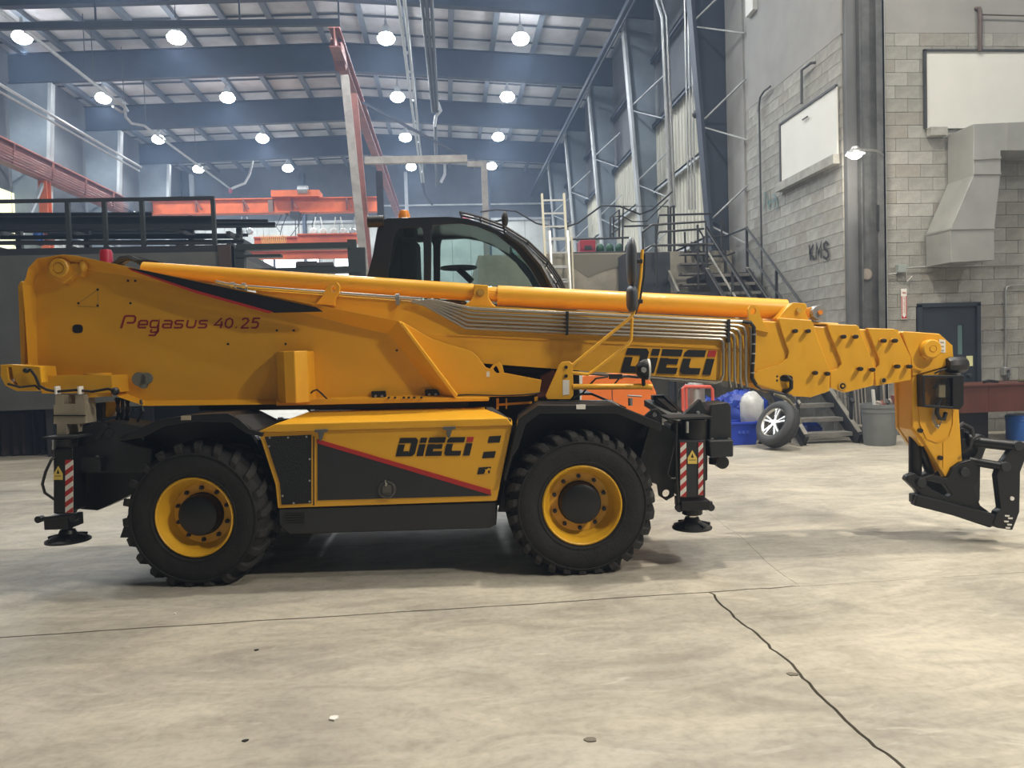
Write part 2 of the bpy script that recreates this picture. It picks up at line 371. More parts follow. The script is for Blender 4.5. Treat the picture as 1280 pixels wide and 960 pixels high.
# purlins run along the hall; each frame carries its own rafter and columns
npur = 0
pur = []
x = XL+.6
while x < XW+.2:
    pur.append(x); x += 1.56
for x in pur:
    g = G(); g.box(x-.04, x+.04, 6, YB_, zt(x)+.02, zt(x)+.26); g.box(x-.10, x+.10, 6, YB_, zt(x)+.0, zt(x)+.03); g.build('purlin', purlinm, CE)
y = 8.3
while y < YB_:
    g = G()
    for x0, x1 in ((XL, RID), (RID, XW)): g.beam((x0, y, zt(x0)+.20), (x1, y, zt(x1)+.20), .05, .06)
    g.build('ceiling_strap', rodm, CE); y += 1.475
for i, y in enumerate([5.7, 11.65]+FY):
    g = G()
    near = y < 17
    for x0, x1 in ((XL+.1, RID), (RID, (XW if not near else XR_))):
        g.ext([[(x0, y-.012, zb(x0)), (x1, y-.012, zb(x1)), (x1, y-.012, zt(x1)), (x0, y-.012, zt(x0))]], (0, .024, 0))
        g.beam((x0, y, zb(x0)-.0), (x1, y, zb(x1)-.0), .26, .025); g.beam((x0, y, zt(x0)), (x1, y, zt(x1)), .26, .025)
    fr = struct(g.build('steel_frame', frame_blue), 'dark blue-grey steel roof frame spanning the hall')
    # columns
    top_i = W(780, 40, Y=FY[1]); mid_i = W(807, 240, Y=FY[1])
    sl = (mid_i.x-top_i.x)/(mid_i.z-top_i.z)
    xt = top_i.x+sl*(zb(5)-top_i.z); xb = top_i.x+sl*(0-top_i.z); xb = min(xb, XW-.25)
    if not near:
        g = G(); g.pr([(xt, zb(xt)+.02), (XW-.02, zb(XW)+.02), (XW-.02, 0), (xb, 0)], y-.012, y+.012); g.build('column_web', web_grey if i > 2 else frame_blue, fr)  # nearest web takes the darker frame colour so that it looks unlit
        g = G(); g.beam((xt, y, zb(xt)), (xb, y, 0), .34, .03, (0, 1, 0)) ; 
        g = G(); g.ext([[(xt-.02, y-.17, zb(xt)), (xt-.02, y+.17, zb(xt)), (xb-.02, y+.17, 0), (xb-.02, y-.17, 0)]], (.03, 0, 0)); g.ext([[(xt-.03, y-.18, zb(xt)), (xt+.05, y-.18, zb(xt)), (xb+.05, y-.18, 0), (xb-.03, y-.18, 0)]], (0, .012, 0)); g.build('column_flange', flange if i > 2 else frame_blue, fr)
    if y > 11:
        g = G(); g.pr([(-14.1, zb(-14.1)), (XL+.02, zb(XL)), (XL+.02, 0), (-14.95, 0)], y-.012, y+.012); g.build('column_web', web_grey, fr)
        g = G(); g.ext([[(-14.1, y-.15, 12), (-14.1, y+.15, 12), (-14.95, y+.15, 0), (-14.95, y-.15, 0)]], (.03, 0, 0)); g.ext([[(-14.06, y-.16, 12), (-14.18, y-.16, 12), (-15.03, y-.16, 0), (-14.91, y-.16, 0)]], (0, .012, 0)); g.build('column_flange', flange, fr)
    # knee braces between web and wall girts
    if not near:
        for zz in (4.6, 6.9, 9.2):
            xi = xt+(xb-xt)*(1-zz/12)
            g = G(); g.beam((xi+.05, y-.1, zz), (XW-.05, y-1.2, zz+.55), .035, .035); g.beam((xi+.05, y-.1, zz-.15), (XW-.05, y-1.2, zz-.75), .03, .03); g.build('flange_brace', flange, fr)
            g = G(); g.beam((-14.6, y-.1, zz), (XL+.05, y-1.2, zz+.2), .05, .05); g.build('flange_brace', flange, fr)
# eave strut
g = G(); g.beam((5.55, 12.6, 11.6), (5.55, YB_, 11.6), .16, .16); g.beam((5.45, 12.6, 11.15), (5.6, YB_, 11.6), .05, .05)
struct(g.build('trim_1', frame_blue))

# walls
def ribbed(x_fixed, y0, y1, z0, z1, side, m_, name, parent, step=.30, dep=.04):
    # corrugated sheet standing in the plane x = x_fixed; ribs face -side
    pts = []; y = y0; k = 0
    while y < y1-.01:
        pts += [(x_fixed, y), (x_fixed, min(y+step*.55, y1)), (x_fixed-side*dep, min(y+step*.68, y1)), (x_fixed-side*dep, min(y+step*.87, y1))]; y += step
    pts.append((x_fixed, y1))
    g = G(); n = len(pts)
    g.add([(a, b_, z0) for a, b_ in pts]+[(a, b_, z1) for a, b_ in pts], [(i, i+1, n+i+1, n+i) for i in range(n-1)]); return g.build(name, m_, parent)
g = G(); g.box(XW+.05, XW+.15, 17.6, YB_, 0, 14); WR_ = struct(g.build('wall_right', upperd))
ys = [17.65]+FY[1:]+[YB_]
for a, b_ in zip(ys[:-1], ys[1:]):
    ribbed(XW+.04, a, b_, 0, 8.6, 1, linery, 'corrugated_panel', WR_)
    for zz in (2.2, 4.4, 6.6, 8.6, 10.6):
        g = G(); g.box(XW-.14, XW+.0, a+.02, b_-.02, zz-.03, zz+.03); g.box(XW-.14, XW-.12, a+.02, b_-.02, zz-.1, zz+.03); g.build('girt', flange if zz < 8 else frame_blue, WR_)
g = G(); g.box(XL-.15, XL-.05, YN, YB_, 0, 14); WL_ = struct(g.build('wall_left', upperd))
for a, b_ in zip([11.65]+FY, FY+[YB_]):
    ribbed(XL-.03, a+.02, b_-.02, 0, 7.0, -1, linerw, 'corrugated_panel', WL_, .4)
    for zz in (2.2, 4.6, 7.0, 9.4):
        g = G(); g.box(XL-.02, XL+.12, a+.02, b_-.02, zz-.03, zz+.03); g.build('girt', frame_blue, WL_)
g = G(); g.box(XL, XW+.2, YB_, YB_+.1, 0, 14); WB_ = struct(g.build('wall_back', upperd))
zl = W(600, 275, Y=YB_).z
x = XL+.1; k = 0
while x < XW-.1:
    g = G(); x1 = min(x+1.15, XW-.02)
    g.box(x+.012, x1-.012, YB_-.03, YB_-.01, .1, zl); g.box(x+.3, x+.34, YB_-.05, YB_-.02, .1, zl); g.box(x+.75, x+.79, YB_-.05, YB_-.02, .1, zl); g.build('liner_panel', linerw, WB_)
    g = G(); g.box(x+.012, x1-.012, YB_-.03, YB_-.01, zl+.06, zb(x)+.9); g.build('upper_panel', upperd, WB_); x += 1.15; k += 1
g = G(); g.box(XL+.1, XW, YB_-.16, YB_-.04, zl-.06, zl+.10); g.box(XL+.1, XW, YB_-.14, YB_-.04, zl+.9, zl+1.0); g.build('wall_girt', flange, WB_)
for px in (130, 242, 380, 508, 610, 700):
    xx = W(px, 240, Y=YB_).x; g = G(); g.ibeam((xx, YB_-.3, 0), (xx, YB_-.3, 13), .2, .3, .02, (0, 1, 0)); g.build('wind_post', flange if px in (242, 508) else frame_blue, WB_)
# daylight panes low in the back wall
for k, (a, b_) in enumerate(((330, 341), (345, 361), (362, 380), (383, 398), (419, 435))):
    v0, v1 = W(a, 335, Y=YB_-.2), W(b_, 322, Y=YB_-.2)
    g = G(); g.box(v0.x-.05, v1.x+.05, YB_-.16, YB_-.06, v0.z-.6, v1.z+.06); wn = struct(g.build('window_%d' % (k+1), frame_blue))
    g = G(); g.box(v0.x, v1.x, YB_-.19, YB_-.165, v0.z-.55, v1.z); g.build('pane', skyl, wn)
# translucent panels in the left wall
for k, (a, b_) in enumerate(((0, 16), (18, 50))):
    v0, v1 = W(a-12 if k == 0 else a, 268, X=XL+.08), W(b_, 268, X=XL+.08); zt_ = W(30, 246, X=XL+.08).z
    g = G(); g.box(XL+.02, XL+.06, v0.y, v1.y, v0.z-1.5, zt_); wn = struct(g.build('window_%d' % (k+6), skyy))
# near walls that close the room behind us
g = G(); g.box(XL, XR_, YN-.1, YN, 0, 14); struct(g.build('wall_front', plaster))
g = G(); g.box(XR_, XR_+.1, YN, 17.6, 0, 14); struct(g.build('wall_side', plaster))
# ---------------------------------------------------------------- block building
BL, BH = .438, .219
g = G(); g.box(XW+.03, XW+.3, YW+.02, 17.58, 0, 12.9); g.box(XW+.3, XR_, 17.3, 17.6, 0, 12.9)
WK = struct(g.build('wall_block_side', mortar)); 
g = G(); g.box(7.15, XR_, YW+.03, YW+.3, 0, 12.9); WF_ = struct(g.build('wall_block_front', mortar))
def block_mesh(m_):
    g = G(); a, h, t = BL/2-.0035, BH/2-.0035, .045
    g.box(-a, a, -t/2, t/2, -h, h); o = g.build('block', m_, None); me = o.data; D.objects.remove(o); 
    return me
BM = [block_mesh(cmu), block_mesh(cmu), block_mesh(cmu2), block_mesh(cmu3)]
def addblock(me, parent, loc, rz=0, sx=1):
    o = D.objects.new('block', me); COL.objects.link(o); o.parent = parent; o.location = loc; o.rotation_euler = (0, 0, rz); o.scale = (sx, 1, 1); return o
# front wall openings (pixel boxes turned into wall boxes)
def fw(px, py, dy=0): v = W(px, py, Y=YW-dy); return v
door_l, door_r = fw(1147, 400).x, fw(1222, 400).x; door_z = fw(1185, 380).z
rows = int(6.9/BH); x_start = 7.22
rest = G()
for r in range(rows):
    z = (r+.5)*BH; x = x_start-(BL/2 if r % 2 else 0)
    while x < 11.2:
        x0, x1 = max(x, x_start), x+BL
        segs = [(x0, x1)]
        if z < door_z+.02:
            ns = []
            for a, b_ in segs:
                if b_ <= door_l-.03 or a >= door_r+.03: ns.append((a, b_))
                else:
                    if a < door_l-.06: ns.append((a, door_l-.03))
                    if b_ > door_r+.06: ns.append((door_r+.03, b_))
            segs = ns
        for a, b_ in segs:
            if b_-a < .05: continue
            if r < 3 or x > 10.3: rest.box(a+.005, b_-.005, YW-.0, YW+.025, z-BH/2+.005, z+BH/2-.005)
            else: addblock(random.choice(BM), WF_, ((a+b_)/2, YW+.017+random.uniform(-.001, .003), z), 0, (b_-a)/BL)
        x += BL
rest.build('block_courses', cmu, WF_)['kind'] = 'stuff'
g = G(); g.box(7.2, XR_, YW-.008, YW+.05, rows*BH, 12.9); g.build('upper_plaster', plaster, WF_)
rest = G(); r0 = 7; cnt = 0
for r in range(rows):
    z = (r+.5)*BH; y = YW+.05-(BL/2 if r % 2 else 0)
    while y < 17.5:
        a, b_ = max(y, YW+.05), min(y+BL, 17.5)
        if b_-a > .05:
            if r < r0 or cnt >= 298: rest.box(XW-.0, XW+.025, a+.005, b_-.005, z-BH/2+.005, z+BH/2-.005)
            else: addblock(random.choice(BM), WK, (XW+.016+random.uniform(0, .004), (a+b_)/2, z), math.pi/2, (b_-a)/BL); cnt += 1
        y += BL
rest.build('block_courses', cmu, WK)['kind'] = 'stuff'
g = G(); g.box(XW-.008, XW+.05, YW+.03, 17.55, rows*BH, 12.9); g.build('upper_plaster', plaster, WK)
g = G(); g.box(XW-.05, XW+.0, 16.55, 17.55, 0, 12.9); g.build('smooth_pier', plaster, WK)
g = G(); v = W(950, 200, X=XW-.1); g.beam((XW-.1, v.y, 1.5), (XW-.1, v.y, W(946, 135, X=XW-.1).z), .03, .03); g.build('corner_conduit', darkst, WK)
# steel corner column and its trim
xa, xb_, xc = W(1060, 300, Y=YW-.05).x, W(1074, 300, Y=YW-.05).x, W(1104, 300, Y=YW-.05).x
g = G(); g.box(xa, xb_-.02, YW-.06, YW+.2, 0, 12.9); tc1 = struct(g.build('trim_2', mat('grey_trim', (.12, .125, .13), .6, var=.2, vscale=2)))
g = G(); g.box(xb_-.015, xc-.02, YW-.02, YW+.0, 0, 12.9); g.box(xb_-.015, xb_+.01, YW-.16, YW, 0, 12.9); g.box(xc-.14, xc-.0, YW-.14, YW-.12, 0, 12.9); g.box(xc-.03, xc-.0, YW-.14, YW, 0, 12.9)
tag(struct(g.build('steel_column', colsteel)), 'dark steel column at the corner of the block building')
v = W(1083, 343, Y=YW-.03); g = G(); g.lathe([(.085, -.02), (.085, .0)], tuple(v), 'Y', 20); g.lathe([(.10, -.005), (.10, .01)], tuple(v), 'Y', 20); tag(g.build('round_cover', raily), 'round cream cover disc bolted on the dark steel column', 'cover')
g = G()
for px, py0, py1 in ((1097, 256, 289),):
    g.pr([(W(px-1.5, py0, Y=YW-.15).x, W(px, py0, Y=YW-.15).z), (W(px+1.5, py0, Y=YW-.15).x, W(px, py0, Y=YW-.15).z), (W(px+1.5, py1, Y=YW-.15).x, W(px, py1, Y=YW-.15).z), (W(px-1.5, py1, Y=YW-.15).x, W(px, py1, Y=YW-.15).z)], YW-.16, YW-.15)
tag(g.build('column_slot', hose), 'narrow black slot plate high on the dark steel column', 'plate')
xq = W(1107.5, 300, Y=YW-.06).x
g = G(); g.tube([(xq, YW-.06, .3), (xq, YW-.06, 12)], .018, 8); tag(g.build('conduit', mat('pale_conduit', (.5, .5, .47), .5)), 'tall pale conduit running up beside the steel column', 'conduit')
# wall lamp on the column: bracket, head, lens
lp_ = W(1069, 193, Y=YW-.75)
wl = empty('wall_lamp', (lp_.x, lp_.y, lp_.z)); tag(wl, 'bright warm wall lamp on a curved bracket at the steel column', 'lamp')
br_e = W(1105, 200, Y=YW-.06)-lp_
g = G(); g.tube([(br_e.x, br_e.y, br_e.z-.3), (br_e.x, br_e.y, br_e.z-.05), (br_e.x-.05, br_e.y-.06, br_e.z+.06), (br_e.x-.22, br_e.y-.2, br_e.z+.10), (.05, .05, .10)], .018, 8); g.build('bracket', steelm, wl, smooth=True)
g = G(); g.lathe([(.05, .12), (.07, .08), (.13, .04), (.15, .0), (.14, .0)], (0, 0, 0), 'Z', 20); g.build('lamp_head', steelm, wl, smooth=True, fix=True)
g = G(); g.ball((0, 0, -.01), .10, .10, .06); g.build('lamp_lens', lensw, wl, smooth=True)
ll = D.lights.new('wall_lamp_light', 'POINT'); ll.energy = 16; ll.color = LAMP_WARM; ll.shadow_soft_size = .12
lo_ = D.objects.new('wall_lamp_light', ll); COL.objects.link(lo_); lo_.parent = wl; lo_.location = (-.0, -.06, -.22)

# ---------------------------------------------------------------- high-bay lamps
LX = [-13.56, -8.66, -1.73, 2.88]; LY = [26.6, 32.5, 38.4, 44.3]
rown = ['row beside the left conduit', 'second row from the left', 'row between the hanging tracks', 'rightmost row']
ordn = ['nearest', 'second', 'third', 'farthest']
def highbay(x, y, z, label, watts, group=None, proto=[None]):
    e = empty('high_bay_lamp', (x, y, z)); tag(e, label, 'lamp', group or 'high-bay lamps under the roof')
    if proto[0] is None:
        g = G(); g.lathe([(.04, .62), (.05, .45), (.12, .36), (.14, .18), (.30, .04), (.31, .0), (.30, .0)], (0,0,0), 'Z', 16); a = g.build('lamp_housing', steelm, e, smooth=True, fix=True)
        g = G(); g.ball((0, 0, -.02), .30, .30, .20); b2_ = g.build('lamp_lens', lens, e, smooth=True)
        g = G(); g.tube([(0, 0, .6), (0, 0, 1.2)], .015, 6); c_ = g.build('hanger', darkst, e); proto[0] = (a.data, b2_.data, c_.data)
    else:
        for me, n in zip(proto[0], ('lamp_housing', 'lamp_lens', 'hanger')):
            o = D.objects.new(n, me); COL.objects.link(o); o.parent = e
    l = D.lights.new('high_bay_light', 'SPOT'); l.energy = watts; l.color = LAMP_COOL if y > 18 else LAMP_WARM; l.shadow_soft_size = .25; l.spot_size = math.radians(150); l.spot_blend = .5
    o = D.objects.new('high_bay_light', l); COL.objects.link(o); o.parent = e; o.location = (0, 0, -.24)
for i, x in enumerate(LX):
    for j, y in enumerate(LY): highbay(x, y, 12.5, '%s glowing ceiling lamp of the %s' % (ordn[j], rown[i]), HALL_W)
NEARL = [(-8.66, 20.7, 12.4, 600), (-1.73, 20.7, 12.4, 600), (2.88, 20.7, 12.4, 600), (-8.66, 14.8, 12.4, 200), (-1.73, 14.8, 12.4, 260), (2.88, 14.8, 12.4, 220),
         (-8.66, 8.0, 12.4, 150), (-1.73, 7.6, 12.4, 300), (3.6, 7.4, 12.4, 1400), (8.6, 8.2, 12.4, 300), (4.2, 2.6, 12.3, 420), (6.2, 1.0, 7.2, 850), (10.5, 4.5, 8.5, 300)]
for i, (x, y, z, w_) in enumerate(NEARL): highbay(x, y, z, 'ceiling lamp over the near hall, above the picture', w_, 'lamps above the picture')
# ================================================================ THE TELEHANDLER
T = empty('telehandler', MROOT, -YAW)
tag(T, 'yellow rotating telescopic handler with black cab and four big wheels, boom retracted', 'telehandler')
CZ = 1.15                                   # centre plane of the chassis
def L3(poly, y): return [(x, y, z) for x, z in poly]
def circ(cx, cz, r, n=20, ex=1): return [(cx+r*ex*math.cos(2*math.pi*k/n), cz+r*math.sin(2*math.pi*k/n)) for k in range(n)]
def loft(g, a, b_):                         # two closed 3-D loops of equal length
    n = len(a); return g.add(a+b_, [(i, (i+1) % n, n+(i+1) % n, n+i) for i in range(n)])

# ---------------------------------------------------------------- wheels
def wheel(px, py, near, steer=0, N=22):
    c = M(px, py, 0); cx, cz = c.x, .50
    sgn = 1 if near else -1; y0 = 0 if near else 2*CZ
    RT = .515
    g = G()
    prof = [(.283, .045), (.295, .02), (.33, .004), (.40, -.006), (.455, .004), (.492, .03), (.508, .07), (.513, .21), (.508, .35), (.492, .39), (.455, .416), (.40, .426), (.33, .416), (.295, .40), (.283, .375)]
    g.lathe_open(prof, (0, 0, 0), 'Y', 64)
    # raised ring on the sidewall
    g.lathe_open([(.452, .006), (.456, -.004), (.464, -.003), (.468, .012)], (0,0,0), 'Y', 64)
    g.lathe_open([(.305, .014), (.309, .004), (.318, .003), (.322, .010)], (0,0,0), 'Y', 64)
    lug = G()
    def pt(r, a, y): return (r*math.cos(a), y, r*math.sin(a))
    for side in (0, 1):
        for k in range(N):
            a = 2*math.pi*(k+.5*side)/N
            def yy(v): return v if side == 0 else .42-v
            # shoulder block down the sidewall, then a diagonal bar to the middle of the tread
            rows = [(.462, .004, -.03, .085), (.500, .000, -.02, .10), (.532, .022, 0, .105), (.542, .10, .05, .10), (.542, .215, .15, .085)]
            vs = []
            for r, y, da, wa in rows:
                aa = a+da; vs += [pt(r, aa, yy(y)), pt(r, aa+wa, yy(y)), pt(r-.05, aa+wa+.01, yy(y+.02)), pt(r-.05, aa-.01, yy(y+.02))]
            fs = []
            for i in range(len(rows)-1):
                for q in range(4):
                    f = (i*4+q, i*4+(q+1) % 4, (i+1)*4+(q+1) % 4, (i+1)*4+q); fs.append(f if side else f[::-1])
            e = (len(rows)-1)*4
            fs += [(0,1,2,3) if side else (3,2,1,0), (e+3,e+2,e+1,e) if side else (e,e+1,e+2,e+3)]
            lug.add(vs, fs)
    def flat(gg):
        gg.v = [(x, y, max(z, -.50+.0)) if z < -.498 else (x, y, z) for x, y, z in gg.v]
    flat(g); flat(lug)
    yrot = steer
    o = g.build('wheel', rubber, T, smooth=True, ang=.7, fix=True)
    o.location = (cx, y0, cz); o.rotation_euler = (0, 0, yrot if near else math.pi+yrot)
    if near: o.location.y += 0
    lug.build('tread', rubber2, o, bevel=.004, seg=1, fix=True)
    rim = G()
    rim.lathe_open([(.290, .048), (.290, .018), (.280, .010), (.272, .018), (.268, .040), (.258, .060), (.250, .11), (.236, .145), (.222, .155), (.218, .165), (.10, .165)], (0,0,0), 'Y', 56)
    rim.lathe_open([(.285, .375), (.24, .36), (.24, .165)], (0,0,0), 'Y', 40)
    ro = rim.build('rim', yellow_rim, o, smooth=True, ang=.6, fix=True)
    h = G(); h.lathe([(.0, .062), (.118, .060), (.142, .072), (.150, .09), (.150, .14), (.158, .15), (.158, .17)], (0,0,0), 'Y', 24)
    h.build('hub', blackp, o, smooth=True, ang=.5, fix=True)
    me = None
    for k in range(10):
        a = 2*math.pi*(k+.5)/10
        if me is None:
            nn = G(); nn.lathe([(0, -.034), (.009, -.034), (.009, -.018), (.016, -.018), (.017, 0)], (0,0,0), 'Y', 6); q = nn.build('wheel_nut', dgrey, o, fix=True); me = q.data
        else:
            q = D.objects.new('wheel_nut', me); COL.objects.link(q); q.parent = o
        q.location = (.192*math.cos(a), .165, .192*math.sin(a))
    # valve-side brake back plate and drum behind the rim
    return o
WR = wheel(241, 650, True, math.radians(-3)); WF = wheel(728.5, 634, True, math.radians(4), 27)
XR, XF = WR.location.x, WF.location.x
for px in (241, 728.5): wheel(px, 634, False)

# ---------------------------------------------------------------- chassis and axles
g = G()
g.box(XR-.25, XF+.25, .62, 1.70, .52, .86)
g.box(XR-.62, XF+.75, .62, 1.70, .60, .98)
g.box(XR+.55, XF-.55, .60, 1.75, .40, .95)
g.build('chassis', dgrey, T, bevel=.015)
for X in (XR, XF):
    g = G(); g.lathe([(.10, .18), (.14, .22), (.15, .36), (.11, .42), (.10, .85), (.20, 1.0), (.20, 1.3), (.10, 1.45), (.11, 1.88), (.15, 1.94), (.14, 2.08), (.1, 2.12)], (X, 0, .50), 'Y', 16)
    g.build('axle', blackp, T, smooth=True, fix=True)

# ---------------------------------------------------------------- side engine box
YB = .07
outer = mp([(323, 541), (640, 532), (621, 626), (347, 635), (344, 606)], YB)
g = G(); g.pr(outer, YB, .60); eb = g.build('engine_box', yellow, T, bevel=.006)
g = G(); g.pr(mp([(331, 546), (389, 543.5), (389, 629), (352, 631), (350, 604)], YB-.006), YB-.008, YB+.01); g.build('intake_grille', mat('grille_mesh', (.012, .014, .015), .8, bump=.8, bscale=120), eb)
for a in ((337, 547), (336, 558), (387, 574), (387, 601), (387, 627), (367, 629), (353, 620), (360, 547), (383, 546)):
    v = M(*a, YB-.01); g = G(); g.lathe([(.008, 0), (.008, .012)], tuple(v), 'Y', 8)
    g.build('bolt', steelm, eb)
g = G(); g.pr(mp([(391.5, 545.5), (392.8, 545.5), (392.8, 632), (391.5, 632)], YB-.004), YB-.003, YB+.01); g.build('panel_seam', hose, eb)
g = G(); g.pr(mp([(397, 553.5), (614, 617), (614, 619.5), (397, 625.5)], YB-.006), YB-.006, YB+.01); g.build('lower_panel', dgrey, eb)
g = G(); g.pr(mp([(396, 549), (613.5, 612.5), (613.5, 618.8), (396, 554)], YB-.009), YB-.009, YB+.01); g.build('red_stripe', decal_r, eb)
# round lock in the panel
v = M(484, 612, YB-.01); g = G()
g.lathe([(.066, .0), (.062, -.012), (.052, -.014), (.050, -.002)], tuple(v), 'Y', 28); lk = g.build('door_lock', mat('lock_grey', (.10, .10, .095), .45, .4), eb, smooth=True, fix=True)
g = G(); g.pr([(v.x-.033, v.z+.028), (v.x-.02, v.z+.04), (v.x+.02, v.z+.04), (v.x+.033, v.z+.028), (v.x+.033, v.z-.02), (v.x-.033, v.z-.02)], v.y-.02, v.y); g.build('latch_plate', MATS['lock_grey'], lk, bevel=.004)
g = G(); g.tube([(v.x-.006, v.y-.02, v.z+.075), (v.x-.006, v.y-.025, v.z+.03), (v.x+.004, v.y-.022, v.z+.05)], .0035, 6); g.build('key', chrome, lk)
# printed slots at the right
def slot(pts):
    g = G(); g.pr(mp(pts, YB-.006), YB-.004, YB+.01); g.build('side_slot', decal_k, eb)
slot([(611.5, 545.5), (626.5, 544.5), (624.5, 553), (609.5, 553.8)])
slot([(604.5, 565), (620, 564), (618, 572.2), (602.5, 573)])
slot([(598.5, 584.5), (614, 583.5), (612, 592), (596.5, 593)])
# horse emblem in the lowest slot
g = G(); g.pr(mp([(605, 592.2), (607, 588.5), (606, 586.5), (608, 587.3), (610.5, 585), (613, 585.5), (612.4, 589), (610.8, 587.5), (609.5, 590), (611, 592)], YB-.008), YB-.006, YB); g.build('emblem', yellow, eb)
# lettering: letters as sheared polygons.  u runs along the word, v up
def word(parent, o, du, dv, slant, Y, nrm_y=-1, h=1):
    # o: lower-left px; du: px vector for one letter unit; dv: px vector of the letter height
    x = 0
    spec = [('D', .98), ('I', .34), ('E', .86), ('C', .90), ('i', .34)]
    gap = .11; tot = sum(s for _, s in spec)+gap*4; k = 1/tot
    for ch, wd in spec:
        polys = []
        if ch == 'D':
            polys = [([(0, .72), (.62, .72), (.66, .68), (.66, .2), (.60, .2), (.60, 0), (.86, 0), (.98, .14), (.98, .86), (.84, 1), (0.02, 1)], 0),
                     ([(0, 0), (.62, 0), (.62, .27), (.34, .27), (.34, .64), (0, .64)], 0)]
        elif ch == 'I': polys = [([(0, 0), (.34, 0), (.34, .64), (0, .64)], 0), ([(0, .72), (.34, .72), (.34, 1), (0, 1)], 0)]
        elif ch == 'E': polys = [([(0, 0), (.84, 0), (.84, .25), (.34, .25), (.34, .39), (.78, .39), (.78, .62), (.34, .62), (.34, .64), (0, .64)], 0), ([(0, .72), (.86, .72), (.86, 1), (0, 1)], 0)]
        elif ch == 'C': polys = [([(.12, 0), (.86, 0), (.86, .26), (.40, .26), (.34, .32), (.34, .64), (0, .64), (0, .12)], 0), ([(0, .72), (.90, .72), (.90, 1), (.12, 1), (0, .88)], 0)]
        elif ch == 'i': polys = [([(0, 0), (.34, 0), (.34, .66), (0, .66)], 0), ([(0, .74), (.34, .74), (.34, 1), (0, 1)], 1)]
        for poly, red in polys:
            pts = []
            for u, v_ in poly:
                U_ = (x+u)*k; pts.append((o[0]+du[0]*U_+dv[0]*v_+slant*v_, o[1]+du[1]*U_+dv[1]*v_))
            g = G(); g.pr(mp(pts, Y), Y-.002, Y+.004)
            g.build('letter', decal_r if red else decal_k, parent)
        x += wd+gap
word(eb, (494.5, 570.5), (92.5, -1.2), (0, -23), 5.5, YB-.004)
# lid
g = G(); lf = [M(a, b_, YB-.02) for a, b_ in ((320, 541), (641, 532), (634, 522.5), (344, 530))]
bk = [M(388, 514, .50), M(604, 509.5, .50)]
a0, a1, a2, a3 = lf
b0 = Vector((bk[0].x, .5, bk[0].z)); b1 = Vector((bk[1].x, .5, bk[1].z))
g.add([a0, a1, a2, a3, b0, b1, Vector((a0.x, .6, a0.z)), Vector((a1.x, .6, a1.z)), Vector((b0.x, .6, b0.z)), Vector((b1.x, .6, b1.z))],
      [(0,1,2,3), (3,2,5,4), (4,5,9,8), (0,3,4,8,6), (1,7,9,5,2), (0,6,7,1), (6,8,9,7)])
lid = g.build('box_lid', yellow, eb, bevel=.008, fix=True)
g = G(); c0, c1, c2, c3 = M(606, 511, .46), M(615, 511, .46), M(639, 527, .08), M(629, 529, .08)
g.ext([[c0, c1, c2, c3]], (0, 0, .015)); g.build('rubber_mat', mat('ribbed_rubber', (.03, .03, .032), .8, bump=1, bscale=90), eb)
for px, py in ((401.5, 538.5), (561.5, 535.2)):
    g = G(); g.pr(mp([(px-8, py-1.5), (px+8, py-2.2), (px+8, py+1), (px+3.5, py+2), (px+1.5, py+10), (px-.5, py+13), (px-2.5, py+10), (px-3.5, py+2), (px-8, py+1.5)], YB-.03), YB-.045, YB-.02)
    g.build('lid_latch', mat('latch_grey', (.12, .125, .12), .5, .3), eb, bevel=.004)
v = M(509, 516, .42)
# lower skirt
g = G(); sk = mp([(348, 636), (620, 627.5), (620.5, 656), (612, 660.5), (362, 668), (349, 656)], YB+.01)
g.pr(sk, YB+.01, .62); so = g.build('side_skirt', skirtm, T, bevel=.008)
for k in range(5):
    g = G(); g.pr(mp([(355, 642+k*3), (380, 641.2+k*3), (380, 642.8+k*3), (355, 643.6+k*3)], YB), YB+.002, YB+.012); g.build('vent_louvre', hose, so)
# matching box on the far side
g = G(); g.pr([(x, z) for x, z in outer], 1.72, 2.22); g.build('engine_box', yellow, T, bevel=.006)
g = G(); g.pr(sk, 1.72, 2.22); g.build('side_skirt', skirtm, T, bevel=.008)

# ---------------------------------------------------------------- fenders
def sheet(g, path, y0, y1, th=.018):
    # path: xz list; a bent sheet of thickness th
    n = len(path); nr = []
    for i in range(n):
        a, b_ = path[max(i-1, 0)], path[min(i+1, n-1)]; d = Vector((b_[0]-a[0], b_[1]-a[1])).normalized(); nr.append((d.y*th, -d.x*th))
    lo = [(p[0]+q[0], p[1]+q[1]) for p, q in zip(path, nr)]
    return g.pr(list(path)+lo[::-1], y0, y1)
fp = mp([(629, 600), (640, 560), (648, 524), (673, 506.5), (771, 506.5), (828, 530)], .03)
g = G(); sheet(g, fp, .02, .58, .02)
lipf = mp([(634, 582), (648, 524), (673, 506.5), (771, 506.5), (828, 530), (826, 540), (770, 517), (675, 517), (657, 530), (648, 560)], .01)
g.pr(lipf, .01, .035)
fo = g.build('front_fender', blackp, T, bevel=.006)
g = G(); g.pr(mp([(640, 560), (652, 526), (676, 512), (770, 512), (826, 535), (838, 570), (838, 600), (800, 600), (640, 640), (622, 640)], .50), .50, .56); g.build('arch_shade_plate', blackp, fo)  # black plate added to stand for the shadow inside the wheel arch
g = G(); g.pr(mp([(812, 532), (829, 531), (850, 545), (850, 590), (843, 604), (843, 620), (833, 626), (824, 620), (822, 606), (806, 600), (797, 585)], .20), .20, .24,
     [mp([(833+5*math.cos(t), 617+5*math.sin(t)) for t in [2*math.pi*k/12 for k in range(12)]], .20)])
g.build('tow_eye_plate', blackp, T, bevel=.005)
g = G(); g.pr(mp([(700.5+20, 506), (732, 506), (732, 511.5), (720.5, 511.5)], 0), .002, .02); g.build('fender_sticker', decal_w, fo)
